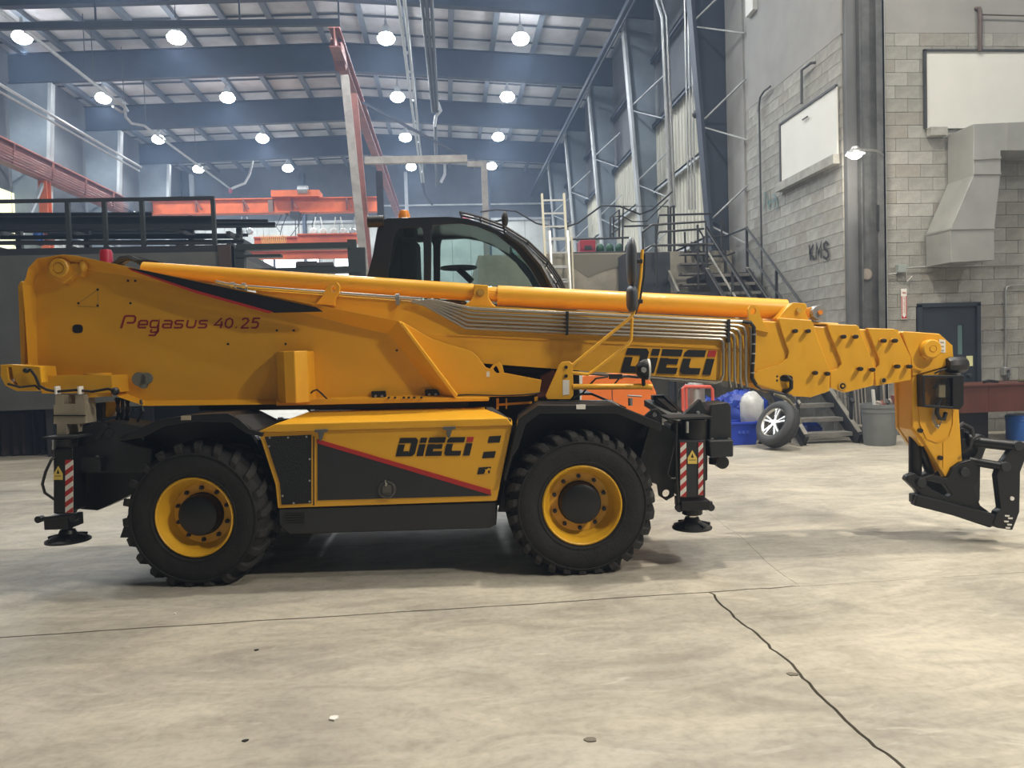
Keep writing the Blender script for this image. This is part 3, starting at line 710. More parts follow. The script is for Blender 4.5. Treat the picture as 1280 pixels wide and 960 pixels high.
rp = mp([(147, 547), (160, 541), (176, 535), (199, 525), (238, 519), (284, 517), (298, 524), (312, 536), (328, 542)], .03)
g = G(); sheet(g, rp, .02, .62, .02)
lipr = mp([(147, 549), (176, 534), (199, 524.5), (238, 518.5), (284, 516.5), (298, 523), (312, 536), (328, 541), (328, 546), (308, 542), (288, 528), (240, 527), (206, 533), (180, 546), (155, 551)], .01)
g.pr(lipr, .01, .035); ro_ = g.build('rear_fender', blackp, T, bevel=.006)
g = G(); g.pr(mp([(226, 520), (238, 519.6), (238, 525), (226, 525.4)], .0), .002, .02); g.build('fender_sticker', beige, ro_)
g = G(); g.pr(mp([(180, 546), (206, 530), (288, 524), (315, 545), (345, 600), (350, 650), (345, 672), (150, 672), (175, 600)], .52), .52, .58); g.build('arch_shade_plate', blackp, ro_)  # rear arch shadow filled in with a black plate too
g = G(); p_ = [M(293, 519, .05), M(331, 516, .45), M(350, 526, .45), M(318, 538, .05)]; g.ext([p_], (0, 0, -.02)); g.build('top_plate', dgrey, ro_)
for px in (241, 728.5):
    pass
# far fenders
g = G(); sheet(g, fp, 1.72, 2.28, .02); g.build('front_fender', blackp, T)
g = G(); sheet(g, rp, 1.72, 2.28, .02); g.build('rear_fender', blackp, T)

# ---------------------------------------------------------------- outriggers
def stripes(parent, px0, px1, py0, py1, Y, n=5, flip=1):
    g = G(); g.pr(mp([(px0, py0), (px1, py0), (px1, py1), (px0, py1)], Y), Y, Y+.006); t = g.build('warning_tape', decal_w, parent)
    hh = (py1-py0)/n
    for k in range(n+1):
        a = py0+k*hh; s = flip*7
        yy0, yy1, yy2, yy3 = a, a-s, a-s+hh*.5, a+hh*.5
        q = [(px0, min(max(yy0, py0), py1)), (px1, min(max(yy1, py0), py1)), (px1, min(max(yy2, py0), py1)), (px0, min(max(yy3, py0), py1))]
        if abs(q[0][1]-q[3][1]) < .3 and abs(q[1][1]-q[2][1]) < .3: continue
        q = [p for i, p in enumerate(q) if (abs(p[0]-q[i-1][0])+abs(p[1]-q[i-1][1])) > .2]
        g = G(); g.pr(mp(q, Y-.002), Y-.002, Y+.002); g.build('red_band', decal_r, t)
def triangle(parent, px, py, Y, w_=10, h=18):
    g = G(); g.pr(mp([(px, py-h*.6), (px+w_/2, py-h*.05), (px+w_/2, py+h*.4), (px-w_/2, py+h*.4), (px-w_/2, py-h*.05)], Y), Y, Y+.004); s = g.build('warning_label', decal_y, parent)
    g = G(); g.pr(mp([(px-w_*.36, py+h*.10), (px+w_*.36, py+h*.10), (px+w_*.36, py+h*.14), (px-w_*.36, py+h*.14)], Y-.001), Y-.001, Y); g.build('label_line', decal_k, s)
    g = G(); g.pr(mp([(px, py-h*.38), (px+w_*.16, py-h*.05), (px-w_*.16, py-h*.05)], Y-.001), Y-.001, Y); g.build('label_symbol', decal_k, s)
def foot(parent, px, py, Y, r):
    v = M(px, py, Y); g = G()
    g.lathe([(r, -.025), (r, -.012), (r*.72, .012), (r*.4, .035), (r*.34, .06), (.0, .06)], tuple(v), 'Z', 28)
    for k in range(6):
        a = math.pi*k/3; g.beam(v+Vector((math.cos(a)*r*.3, math.sin(a)*r*.3, .02)), v+Vector((math.cos(a)*r*.9, math.sin(a)*r*.9, 0)), .03, .03)
    g.build('foot_pad', blackp, parent, smooth=True, ang=.4, fix=True)
# front
Yo = .10
g = G(); g.pr(mp([(848, 550), (882, 550), (882, 622), (848, 622)], Yo), Yo, Yo+.20)
fo2 = g.build('front_outrigger', dgrey, T, bevel=.01)
v0, v1 = M(866, 552, Yo+.1), M(866, 524, Yo+.1)
g = G(); g.tube([v0, v1], .088, 20); g.build('jack_cylinder', blackp, fo2, smooth=True)
g = G(); v = M(859, 522, Yo); g.box(v.x-.15, v.x+.17, Yo-.05, Yo+.26, v.z-.008, v.z+.006); g.build('top_plate', dgrey, fo2)
stripes(fo2, 850.5, 858, 553, 621, Yo-.008, 5, 1); stripes(fo2, 873, 879, 553, 619, Yo-.008, 5, 1)
triangle(fo2, 865.5, 573, Yo-.006, 11.5, 17)
g = G(); v = M(865, 630, Yo+.1)
g.box(v.x-.105, v.x+.105, Yo-.02, Yo+.22, v.z-.025, v.z+.045); g.lathe([(.075, -.075), (.075, 0)], tuple(v), 'Z', 16)
g.tube([v+Vector((-.13, -.08, .02)), v+Vector((.13, -.08, .02))], .016, 8); g.build('jack_collar', blackp, fo2, bevel=.008)
for s in (-1, 1):
    g = G(); g.pr(circ(v.x+s*.115, v.z-.01, .028, 12), Yo+.0, Yo+.04); g.build('locking_lug', dgrey, fo2)
g = G(); g.tube([M(865, 630, Yo+.1), M(865, 650, Yo+.1)], .038, 14); g.build('jack_rod', chrome, fo2, smooth=True)
foot(fo2, 865, 656, Yo+.1, .145)
g = G(); g.tube([M(846, 527, .05), M(845, 560, .03), M(846, 600, .03), M(848, 628, .06)], .008, 6)
g.tube([M(845, 548, .04), M(838, 575, .03), M(834, 592, .05), M(838, 598, .08), M(846, 598, .1)], .009, 6); g.build('hydraulic_hose', hose, fo2, smooth=True)
g = G(); g.tube([M(859, 527, .02), M(859, 541, .02)], .011, 8); g.build('fitting', steelm, fo2)
# the housing of the front outrigger's beam and the lamp box beside it
g = G(); g.pr(mp([(838, 530), (884, 524), (884, 600), (860, 606), (838, 590)], .34), .32, .60); g.build('outrigger_housing', blackp, T, bevel=.012)
g = G(); g.pr(mp([(888, 506), (911, 503), (914, 508), (915, 551), (886, 551)], .30), .30, .62); lb = g.build('bumper_box', dgrey, T, bevel=.012)
g = G(); g.pr(mp([(886, 551), (917, 550), (917, 571), (888, 572)], .22), .22, .64); g.build('bumper_step', dgrey, lb, bevel=.01)
g = G(); g.pr(mp([(853, 520), (876, 499), (887, 521), (887, 526)], .34), .34, .42); g.build('gusset', dgrey, lb, bevel=.006)
g = G(); g.tube([M(894, 580, .5), M(894, 572, .5)], .05, 12); g.lathe([(.03, -.05), (.05, -.05), (.05, .05), (.03, .05)], tuple(M(901, 577, .45)), 'Y', 16); g.build('beam_roller', blackp, lb, fix=True)
for a in ((890, 549), (911, 549), (873, 516)):
    g = G(); g.lathe([(.012, -.01), (.012, .03)], tuple(M(*a, .30)), 'Y', 6); g.build('bolt', steelm, lb)
g = G(); q = [M(805, 500, 1.0), M(832, 497, 1.0), M(856, 520, .45), M(845, 530, .30), M(838, 520, .40)]
g.ext([q], (0, 0, -.05)); g.build('front_deck', mat('deck_grey', (.20, .21, .20), .6, var=.3, vscale=6), T)
g = G(); g.pr(mp([(806, 520), (815, 512), (822, 511), (827, 517), (828, 530), (806, 526)], .25), .25, .30, [mp([(819+3*math.cos(t), 518+3*math.sin(t)) for t in [2*math.pi*k/10 for k in range(10)]], .25)]); g.build('lifting_lug', blackp, T, bevel=.005)
g = G(); g.beam(M(820, 497, .9), M(843, 516, .55), .05, .04); g.beam(M(831, 496, .9), M(853, 518, .55), .03, .03); g.box(M(815,497,.9).x, M(829,497,.9).x, .85, .95, M(820,497,.9).z-.02, M(820,497,.9).z+.02); g.build('deck_rail', hose, T)
g = G(); v = M(788, 507, .6); g.tube([v, v+Vector((0, 0, .06))], .018, 8); g.tube([v+Vector((-.02, 0, .08)), v+Vector((.09, 0, .07))], .008, 6); g.build('filler_cap', steelm, T)
g = G(); q = [M(690, 508, .3), M(700, 500, .8), M(765, 500, .8), M(775, 507, .3)]; g.ext([q], (0, 0, -.03)); g.build('tread_plate', steelm, T)
# rear
Yr = .12
g = G(); v0, v1 = M(82, 640, Yr+.09), M(82, 548, Yr+.09); g.tube([v0, v1], .076, 18)
ro2 = g.build('rear_outrigger', dgrey, T, smooth=True)
g = G(); g.pr(mp([(67, 560), (91, 560), (91, 640), (67, 640)], Yr), Yr, Yr+.18); g.build('jack_sleeve', blackp, ro2, bevel=.01)
g = G(); v = M(79, 546, Yr); g.box(v.x-.13, v.x+.12, Yr-.04, Yr+.24, v.z-.008, v.z+.006); g.build('top_plate', dgrey, ro2)
stripes(ro2, 81.5, 91, 575, 641, Yr-.008, 5, 1); triangle(ro2, 72.5, 593, Yr-.006, 11, 17)
g = G(); v = M(80, 650, Yr+.09); g.box(v.x-.09, v.x+.09, Yr-.01, Yr+.19, v.z-.05, v.z+.04); g.tube([v+Vector((-.13, -.09, .03)), v+Vector((.15, -.09, .05))], .016, 8)
g.build('jack_collar', blackp, ro2, bevel=.008)
for s in (-1, 1):
    g = G(); g.pr(circ(v.x+s*.125, v.z+.03, .026, 12), Yr-.02, Yr+.03); g.build('locking_lug', blackp, ro2)
g = G(); g.tube([M(84, 652, Yr+.09), M(84, 668, Yr+.09)], .036, 14); g.build('jack_rod', dgrey, ro2)
foot(ro2, 85, 672, Yr+.09, .155)
g = G(); g.tube([M(71, 569, .14), M(64, 575, .1), M(57, 590, .08), M(53, 605, .08), M(56, 616, .09), M(66, 623, .12), M(71, 626, .14)], .010, 6); g.tube([M(66, 552, .09), M(65, 560, .09), M(66, 567, .09)], .008, 6); g.build('hydraulic_hose', hose, ro2, smooth=True)
g = G(); g.tube([M(66.5, 550, .09), M(66, 562, .09)], .009, 8); g.build('fitting', steelm, ro2)
g = G(); g.pr(mp([(97, 533), (117, 528), (137, 527), (181, 534), (150, 552), (190, 560), (190, 590), (120, 592), (95, 590)], .30), .30, .62)
hs = g.build('outrigger_housing', dgrey, T, bevel=.012)
g = G(); g.pr(mp([(96, 573), (125, 573), (126, 590), (96, 592)], .22), .22, .34); g.build('housing_step', skirtm, hs, bevel=.01)
g = G(); g.pr(mp([(92, 590), (190, 570), (200, 600), (150, 625), (122, 638), (96, 636)], .42), .42, .62); g.build('housing_frame', blackp, hs)
g = G(); g.lathe([(.03, -.02), (.03, .03)], tuple(M(137, 541, .30)), 'Y', 14); g.build('bolt', dgrey, hs)
for a in ((100, 571), (122, 571)):
    g = G(); g.lathe([(.012, -.01), (.012, .03)], tuple(M(*a, .30)), 'Y', 6); g.build('bolt', steelm, hs)
g = G(); g.beam(M(134, 531, .28), M(121, 548, .28), .02, .03); g.build('gusset', skirtm, hs)
# beige valve bracket standing above the rear outrigger
g = G(); g.pr(mp([(69, 494), (80, 494), (80, 505), (94, 505), (94, 494), (104, 493), (106, 506), (107, 529), (99, 530), (98, 540), (97, 530), (83, 530), (83, 545), (71, 545), (71, 530), (67, 530), (67, 506), (69, 506)], .25), .25, .40)
g.pr(mp([(104, 494), (109, 494), (109, 506), (119, 504), (119, 522), (106, 522)], .44), .44, .50)
bb = g.build('valve_bracket', beige, T, bevel=.005)
g = G(); g.beam(M(67, 519.5, .245), M(107, 519.5, .245), .01, .008); g.build('bracket_joint', hose, bb)
g = G(); g.pr(mp([(119, 504), (128, 503), (128, 524), (119, 524)], .45), .45, .55); g.build('bracket_post', skirtm, bb)
g = G(); g.lathe([(.06, 0), (.06, .14)], tuple(M(135, 512, .5)), 'Y', 16); g.build('hose_drum', yellow, T)
g = G()
for k in range(5):
    x = 145+k*4; g.tube([M(x, 498, .5), M(x+random.uniform(-3, 5), 512, .45), M(x+random.uniform(-4, 6), 526, .5)], .012, 6)
g.tube([M(176, 500, .45), M(179, 514, .42), M(172, 527, .45)], .010, 6); g.build('hose_bundle', hose, T, smooth=True)
# ---------------------------------------------------------------- turntable
g = G(); cx = M(470, 510, 1.0).x; z0 = M(470, 512, 1.15).z
g.lathe([(.0, -.20), (.52, -.20), (.52, -.08), (.60, -.08), (.60, -.03), (.54, -.03), (.54, .05), (0, .05)], (cx, CZ, z0), 'Z', 40); g.build('slewing_ring', blackp, T, fix=True)
g = G(); g.beam(M(250, 509, .55), M(585, 506, .55), .04, .05); g.build('lower_rail', hose, T)
# yellow hand rail under the boom
g = G(); g.beam(M(622, 498, .60), M(622, 512, .60), .02, .02); g.beam(M(633, 498, .6), M(633, 511, .6), .012, .012); g.beam(M(622, 506, .6), M(665, 503, .6), .015, .018); g.beam(M(668, 500, .6), M(672, 500, .6), .04, .05); g.build('grab_rail', yellow, T)

# ---------------------------------------------------------------- turret (the big rear superstructure)
YT = .42
out = mp([(28, 356), (32, 347), (35, 335), (46, 323), (78, 318), (95, 319.5), (177, 337), (395, 381), (457, 393), (498, 401), (508, 410), (571, 497), (346, 505.5), (180, 507.5), (150, 497), (136, 489), (50, 489), (36, 466)], YT)
inn = mp([(44, 358), (46, 350), (48, 342), (56, 334), (80, 334), (96, 335), (175, 347), (372, 389), (455, 411), (484, 417), (494, 428), (546, 493), (346, 499), (182, 501), (156, 491), (140, 482), (60, 482), (47, 464)], YT+.12)
g = G()
A = L3(out, YT); B = L3(out, YT+.03); C_ = L3(inn, YT+.12)
k0 = len(A)
front = [(x, YT, z) for x, z in out]
g.add([Vector(p) for p in L3(inn, YT+.12)]+[Vector(p) for p in L3(out, YT)], [(i, (i+1) % k0, k0+(i+1) % k0, k0+i) for i in range(k0)])
tri = tessellate_polygon([[Vector(p) for p in L3(inn, 0)]]); g.add(L3(inn, YT+.12), [tuple(t) for t in tri])
g.add(L3(out, YT)+L3(out, 1.45), [(i, (i+1) % k0, k0+(i+1) % k0, k0+i) for i in range(k0)])
tri = tessellate_polygon([[Vector(p) for p in L3(out, 0)]]); g.add(L3(out, 1.45), [tuple(t) for t in tri])
tu = g.build('turret', yellow, T, fix=True)
bm = bmesh.new(); bm.from_mesh(tu.data); bmesh.ops.remove_doubles(bm, verts=bm.verts, dist=.0005); bmesh.ops.recalc_face_normals(bm, faces=bm.faces); bm.to_mesh(tu.data); bm.free()
bv = tu.modifiers.new('b', 'BEVEL'); bv.width = .012; bv.segments = 3; bv.limit_method = 'ANGLE'; bv.angle_limit = math.radians(25)
YP = YT+.12
# pivot boss with two lugs
v = M(84, 337, YP); g = G(); g.lathe([(.075, .02), (.075, -.05), (.066, -.06), (.045, -.06), (.045, -.045), (.038, -.045), (.036, -.055), (0, -.055)], (v.x, YP-.06, v.z), 'Y', 32); g.build('pivot_boss', yellow, tu, smooth=True, ang=.4, fix=True)
g = G(); g.pr(mp([(62, 332), (70, 329), (98, 329), (106, 336), (104, 346), (96, 342), (88, 350), (80, 355), (66, 347), (58, 346)], YP-.05), YP-.07, YP); g.build('boss_plate', yellow, tu, bevel=.008)
for a in ((68, 332), (104, 333)):
    u = M(*a, YP-.08); g = G(); g.ball(tuple(u), .03, .03, .045); g.build('boss_lug', yellow, tu, smooth=True)
def hole(px, py, rx, ry, Y, parent, m=decal_k, n=16, name='hole'):
    g = G(); g.pr(mp([(px+rx*math.copysign(abs(math.cos(t))**.7, math.cos(t)), py+ry*math.copysign(abs(math.sin(t))**.7, math.sin(t))) for t in [2*math.pi*k/n for k in range(n)]], Y-.002), Y-.003, Y+.002); return g.build(name, m, parent)
hole(97, 411, 6.5, 5.5, YP, tu, name='inspection_hole')
for a in ((122, 362), (98, 379), (122, 382), (163, 379), (160, 351), (169, 351), (346, 413), (367, 413), (285, 430), (357, 430), (496, 438)): hole(a[0], a[1], 1.4, 1.4, YP, tu, name='bolt_hole')
g = G(); pl = mp([(122, 362), (98, 379), (98, 383), (123, 384)], YP-.002); g.ribbon([(x, YP, z) for x, z in pl], .006, (0, -1, 0), closed=True); g.build('cover_plate_edge', yellow_old, tu)
g = G()
for a, r in (((175, 474), .055), ((184, 473), .045), ((180, 481), .03)): g.lathe([(r, -.02), (r, .01)], tuple(M(*a, YP-.005)), 'Y', 14)
g.build('grey_plug', mat('plug_grey', (.16, .18, .17), .6), tu, fix=True)
# black and red flash
g = G(); g.pr(mp([(160, 333.5), (401, 385.5), (404, 389.5), (340, 391), (250, 364)], YT-.004), YT-.006, YT); 
g = G(); n1 = mp([(160, 335), (177, 337.5), (395, 384), (404, 389.5), (342, 391), (240, 362)], YT-.004)
g.pr(n1, YT-.006, YT+.004); g.build('black_flash', decal_k, tu)
g = G(); g.pr(mp([(160, 335), (240, 361.5), (342, 390), (335, 391.5), (245, 366.5), (165, 338.5)], YT-.004), YT-.008, YT+.004); g.build('red_flash', decal_r, tu)
# Pegasus 40.25, drawn stroke by stroke
S = []
def cr(pts): return [(a/4.8, 300+b_/4.8) for a, b_ in pts]
def cr2(pts): return [(240+a/4.8, 310+b_/4.8) for a, b_ in pts]
S += [(cr([(728, 530), (748, 462), (756, 456), (806, 456), (814, 466), (810, 488), (800, 497), (762, 497)]), 1.9),
 (cr([(836, 507), (884, 507), (887, 490), (880, 484), (845, 484), (836, 492), (831, 518), (836, 526), (878, 526)]), 1.8),
 (cr([(953, 484), (915, 484), (906, 492), (902, 514), (907, 524), (944, 524), (957, 484), (950, 548), (934, 553), (925, 553)]), 1.8),
 (cr([(950, 524), (944, 552), (930, 572), (893, 572)]), 1.8), (cr([(912, 536), (904, 548), (908, 554), (950, 554)]), 1.6),
 (cr([(985, 484), (1025, 484), (1033, 490), (1026, 526), (985, 526), (977, 520), (980, 508), (988, 505), (1028, 505)]), 1.8),
 (cr([(1106, 484), (1062, 484), (1054, 490), (1053, 500), (1060, 505), (1090, 505), (1096, 511), (1093, 521), (1086, 526), (1044, 526)]), 1.8),
 (cr([(1130, 480), (1122, 515), (1130, 525), (1160, 525), (1170, 515), (1178, 480)]), 1.8),
 (cr([(1248, 484), (1208, 484), (1199, 490), (1198, 500), (1205, 505), (1234, 505), (1240, 511), (1237, 521), (1230, 526), (1188, 526)]), 1.8)]
S += [(cr2([(172, 482), (180, 440)]), 1.8), (cr2([(180, 420), (136, 462), (186, 462)]), 1.8), ]
S += [(cr2([(222, 480), (204, 472), (200, 455), (208, 432), (226, 422), (242, 430), (245, 448), (238, 470), (222, 480)]), 1.8),
 (cr2([(263, 474), (268, 480)]), 2.2),
 (cr2([(302, 432), (315, 422), (335, 424), (340, 436), (332, 448), (300, 474), (298, 480), (342, 480)]), 1.8),
 (cr2([(410, 422), (372, 422), (364, 446), (388, 444), (398, 452), (395, 470), (382, 480), (356, 478)]), 1.8)]
for pts, wd in S:
    g = G(); g.ribbon([(x, YP-.001, z) for x, z in mp(pts, YP)], wd/950*(DM+YP)*1.12, (0, -1, 0), .003); g.build('letter', decal_p, tu)
# protruding bevelled cover
zc0, zc1 = M(368, 503, .4).z, M(368, 439, .4).z
plan = [(M(346, 470, YP).x, YP+.01), (M(347, 470, .40).x, .40), (M(356, 470, .31).x, .31), (M(369, 470, .29).x, .29), (M(385, 470, .36).x, .36), (M(387, 470, .38).x, YP+.01)]
g = G(); g.ext([[(x, y, zc0) for x, y in plan]], (0, 0, zc1-zc0)); g.build('corner_cover', yellow, tu, bevel=.006)
g = G(); g.tube([M(386, 494, .44), M(391, 489, .40), M(396, 487, .40), (M(402, 492, .40)), M(409, 499, .44)], .007, 6); g.build('loose_cable', hose, tu, smooth=True)
for a, b_ in ((464, 492), (531, 490)):
    g = G(); g.pr(mp([(a, b_-3), (a+18, b_-3.5), (a+19, b_+5), (a+1, b_+6)], YP-.02), YP-.03, YP); cl = g.build('work_lamp', blackp, tu, bevel=.006)
    g = G(); g.lathe([(.010, -.03), (.010, .0)], tuple(M(a+6, b_+3, YP-.02)), 'Y', 8); g.lathe([(.010, -.03), (.010, .0)], tuple(M(a+14, b_+3, YP-.02)), 'Y', 8); g.build('bolt', steelm, cl)
for k, a in enumerate((486, 494, 505, 511, 518, 527)):
    g = G(); g.lathe([(.009, -.02), (.009, .02)], tuple(M(a, 497-.03*k, YT-.0)), 'Y', 6); g.build('bolt', dgrey, tu)
# rear bumper box, lamp guard and cable
g = G(); g.pr(mp([(50, 470), (110, 469), (139, 469), (141, 491), (52, 492)], .30), .30, 1.35); rb = g.build('rear_box', yellow, tu, bevel=.012)
g = G(); g.lathe([(.095, -.09), (.095, .09)], tuple(M(123, 481, .40)), 'Z', 20); g.build('tank_boss', yellow, rb, smooth=True)
g = G(); g.pr(mp([(0, 456), (14, 455.5), (50, 458), (52, 478), (46, 489), (20, 489), (6, 482), (0, 470)], .22), .22, .42, [mp([(9, 459), (14, 459), (16, 472), (22, 481), (18, 481), (11, 474)], .22)]); g.build('lamp_guard', yellow, rb, bevel=.012)
g = G(); g.tube([M(32, 463, .20), M(38, 462, .18), M(44, 470, .18), M(49, 482, .19), M(58, 487, .20), M(70, 489.5, .22), M(95, 487.5, .24), M(115, 489.5, .24), M(135, 486, .25), M(146, 489, .25)], .010, 6)
g.tube([M(10, 480, .20), M(25, 484, .19), M(44, 482, .19), M(50, 487, .19)], .009, 6); g.ball(tuple(M(33, 463, .19)), .025, .02, .02); g.ball(tuple(M(144, 489, .24)), .03, .03, .03); g.build('lamp_cable', hose, rb, smooth=True)
g = G(); g.box(M(68,490,.2).x, M(70,490,.2).x, .2, .26, M(68,493,.2).z, M(68,483,.2).z); g.build('cable_clip', decal_w, rb); g = G(); g.box(M(97,490,.2).x, M(99,490,.2).x, .2, .26, M(97,493,.2).z, M(97,483,.2).z); g.build('cable_clip', decal_w, rb)
g = G(); g.pr(mp([(27, 358), (31, 352), (34, 352), (37, 466), (31, 466)], .55), .50, 1.3); g.build('rear_edge_panel', yellow, tu, bevel=.008)
# lamp and hoses on the top
g = G(); v = M(133, 326, .9); g.lathe([(.05, -.06), (.05, .06), (.04, .09), (0, .09)], tuple(v), 'Z', 16); g.build('marker_lamp', redp, tu, smooth=True)
g = G()
for k in range(7):
    y = .85+.04*k; dz = random.uniform(-2, 2)
    g.tube([M(139+2*k, 331+.3*k, y), M(149+2*k, 324+dz, y), M(160+2*k, 322+dz*.5, y), M(172+3*k, 327+dz*.3, y), M(190+3*k, 330, y), M(216, 333, y)], .014, 6)
g.build('hose_bundle', hose, tu, smooth=True)
g = G(); q = mp([(165, 325), (184, 324), (222, 330), (214, 334), (176, 333)], .80); g.pr(q, .80, .95); g.build('hose_guard', dgrey, tu, bevel=.005)
# front cheek of the turret, the plate between turret and boom lift cylinder
Yc = .52
chk = mp([(500, 401), (540, 424), (589, 439), (597, 446), (607, 459), (612, 461), (617, 455), (624, 452.5), (628, 457), (630, 466), (677, 475), (674, 492), (660, 495), (572, 497), (548, 470)], Yc)
g = G(); g.pr(chk, Yc, Yc+.05, [mp([(616.5, 461), (620, 457), (622, 460), (624.5, 466), (621, 466.5), (618, 464)], Yc)]); ck = g.build('turret_cheek', yellow, T, bevel=.006)
g = G(); g.pr(mp([(499, 404), (503, 403), (572, 494), (569, 498)], YT+.0), YT-.012, YT+.05); g.build('edge_bead', yellow, ck, bevel=.004)
g = G(); g.pr(mp([(608, 464.5), (612, 464.5), (612, 471), (608, 471)], Yc), Yc-.003, Yc); g.build('small_label', decal_w, ck)
g = G(); g.tube([M(571, 494, Yc-.01), M(586, 493.5, Yc-.02), M(630, 494.5, Yc-.02), M(655, 493.5, Yc-.02), M(676, 491, Yc)], .006, 6); g.build('cable', hose, ck)
g = G(); g.pr(mp([(346, 499.5), (572, 496.5), (611, 497), (611, 501), (346, 507)], Yc-.08), Yc-.10, Yc+.3); g.build('base_flange', yellow, ck, bevel=.004)
g = G(); g.pr(chk, 1.30, 1.35); g.build('turret_cheek', yellow, T, bevel=.006)

# ---------------------------------------------------------------- boom
YM = .62
def loft_lines(lines_px, segs):             # lines_px: list of (polyline px, Y)
    g = G(); rows = []
    for pl_, Y in lines_px: rows.append([M(a, b_, Y) for a, b_ in pl_])
    n = len(rows[0]); m = len(rows); g.add([p for r in rows for p in r], [(j*n+i, (j+1)*n+i, (j+1)*n+i+1, j*n+i+1) for j in range(m-1) for i in range(n-1)]); return g
Lx = [320, 420, 527, 545, 600, 735, 945]
top = [(320, 362.5), (420, 369), (527, 377), (560, 380), (600, 382), (735, 389), (945, 399)]
fold = [(320, 400), (420, 405), (527, 418), (560, 420), (600, 421.5), (735, 429), (945, 439)]
bot = [(320, 470), (420, 465), (527, 455), (560, 452), (600, 454), (735, 464), (945, 479)]
g = loft_lines([(top, YM), (fold, YM-.02), (bot, YM-.012)], 0)
tb = [M(a, b_, YM) for a, b_ in top]; bb_ = [M(a, b_, YM-.012) for a, b_ in bot]
n = len(top)
g.add(tb+[v+Vector((0, .52, 0)) for v in tb], [(i, i+1, n+i+1, n+i) for i in range(n-1)])
g.add(bb_+[v+Vector((0, .42, 0)) for v in bb_], [(i+1, i, n+i, n+i+1) for i in range(n-1)])
g.add([v+Vector((0, .52, 0)) for v in tb]+[v+Vector((0, .42, 0)) for v in bb_], [(i, i+1, n+i+1, n+i) for i in range(n-1)])
f0 = M(*fold[-1], YM-.02); g.add([tb[-1], f0, bb_[-1], bb_[-1]+Vector((0, .42, 0)), tb[-1]+Vector((0, .52, 0))], [(0, 1, 2, 3, 4)])
bo = g.build('boom', yellow, T, fix=True)
bm = bmesh.new(); bm.from_mesh(bo.data); bmesh.ops.remove_doubles(bm, verts=bm.verts, dist=.0005); bmesh.ops.recalc_face_normals(bm, faces=bm.faces); bm.to_mesh(bo.data); bm.free()
g = G(); g.ribbon([M(a, b_-1.2, YM-.024) for a, b_ in fold[3:]], .007, (0, -1, 0), .006); g.build('fold_bead', yellow, bo)
word(bo, (776, 465.5), (112, 3.2), (0, -30.5), 8, YM-.022)
# telescoping sections and their end plates
def plate(pts, Y, name, th=.04, holes=()):
    g = G(); g.pr(mp(pts, Y), Y, Y+th, [mp(h, Y) for h in holes]); return g.build(name, yellow, T, bevel=.006)
def oval(cx, cy, rx, ry, n=14): return [(cx+rx*math.cos(2*math.pi*k/n), cy+ry*math.sin(2*math.pi*k/n)) for k in range(n)]
def section(pts, Y, th):
    g = G(); g.pr(mp(pts, Y), Y, Y+th); return g.build('boom_section', yellow, T, bevel=.01)
Yp0 = .565
section([(935, 400), (975, 402), (990, 440), (984, 470), (940, 480)], Yp0+.025, .50)
section([(1000, 406), (1040, 409), (1055, 450), (1048, 478), (1005, 482)], Yp0+.03, .46)
section([(1060, 410), (1092, 412), (1104, 448), (1100, 474), (1058, 478)], Yp0+.035, .44)
section([(1110, 414), (1135, 416), (1145, 446), (1143, 470), (1105, 474)], Yp0+.04, .42)
Yp = .565
p1 = plate([(972.5, 398), (975, 397), (1014, 400), (1017, 405), (1022, 422), (1038, 464), (1037, 489), (1014, 496.6), (992, 495.5), (943, 480), (942, 468), (948, 463.5), (973, 456), (984, 448), (986, 440), (979, 420)], Yp, 'clamp_plate')
p2 = plate([(1034, 405), (1071, 406), (1074, 409), (1092, 455), (1093, 462), (1092, 482), (1056, 491), (1038, 484.6), (1038, 464), (1047, 460.5), (1052, 455), (1050, 448), (1035, 411)], Yp+.005, 'clamp_plate')
p3 = plate([(1084, 410), (1118, 411), (1126, 420), (1139, 447), (1139, 475), (1095, 482.5), (1093, 462), (1099, 456), (1099, 449), (1085, 412)], Yp+.01, 'clamp_plate')
for pts in ([(972.5, 398), (1014, 400), (1022, 422), (1038, 464), (1037, 489), (992, 495.5), (943, 480), (973, 456), (979, 420)], [(1034, 405), (1071, 406), (1092, 455), (1092, 482), (1056, 491), (1038, 484.6), (1047, 460.5), (1035, 411)], [(1084, 410), (1118, 411), (1139, 447), (1139, 475), (1095, 482.5), (1099, 456)]):
    g = G(); g.pr(mp(pts, Yp), 1.20, 1.24); g.build('clamp_plate', yellow, T)
    g = G(); zz = mp(pts, Yp); cx_ = sum(x for x, z in zz)/len(zz); zmin = min(z for x, z in zz); g.box(cx_-.12, cx_+.12, Yp+.02, 1.22, zmin+.05, zmin+.09); zmx = max(z for x, z in zz); g.box(cx_-.10, cx_+.08, Yp+.02, 1.22, zmx-.06, zmx-.02); g.build('clamp_bridge', yellow, T)
def knob(px, py, Y, parent):
    v = M(px, py, Y); g = G(); g.lathe([(.020, .035), (.020, .0), (.015, -.01)], tuple(v), 'Y', 12); k_ = g.build('adjuster_boss', yellow, parent, smooth=True, fix=True)
    g = G(); g.lathe([(.017, .0), (.017, -.04), (.013, -.05), (0, -.05)], tuple(v+Vector((0, -.01, 0))), 'Y', 10); g.build('adjuster_bolt', hose, k_ if False else parent, smooth=True, fix=True)
for a in ((992, 414), (1008, 414), (1017, 466), (1032, 467)): knob(*a, Yp, p1)
for a in ((1052, 421), (1067, 421), (1073, 461), (1088, 462)): knob(*a, Yp, p2)
for a in ((1102, 426), (1116, 426), (1119, 458), (1134, 458)): knob(*a, Yp, p3)
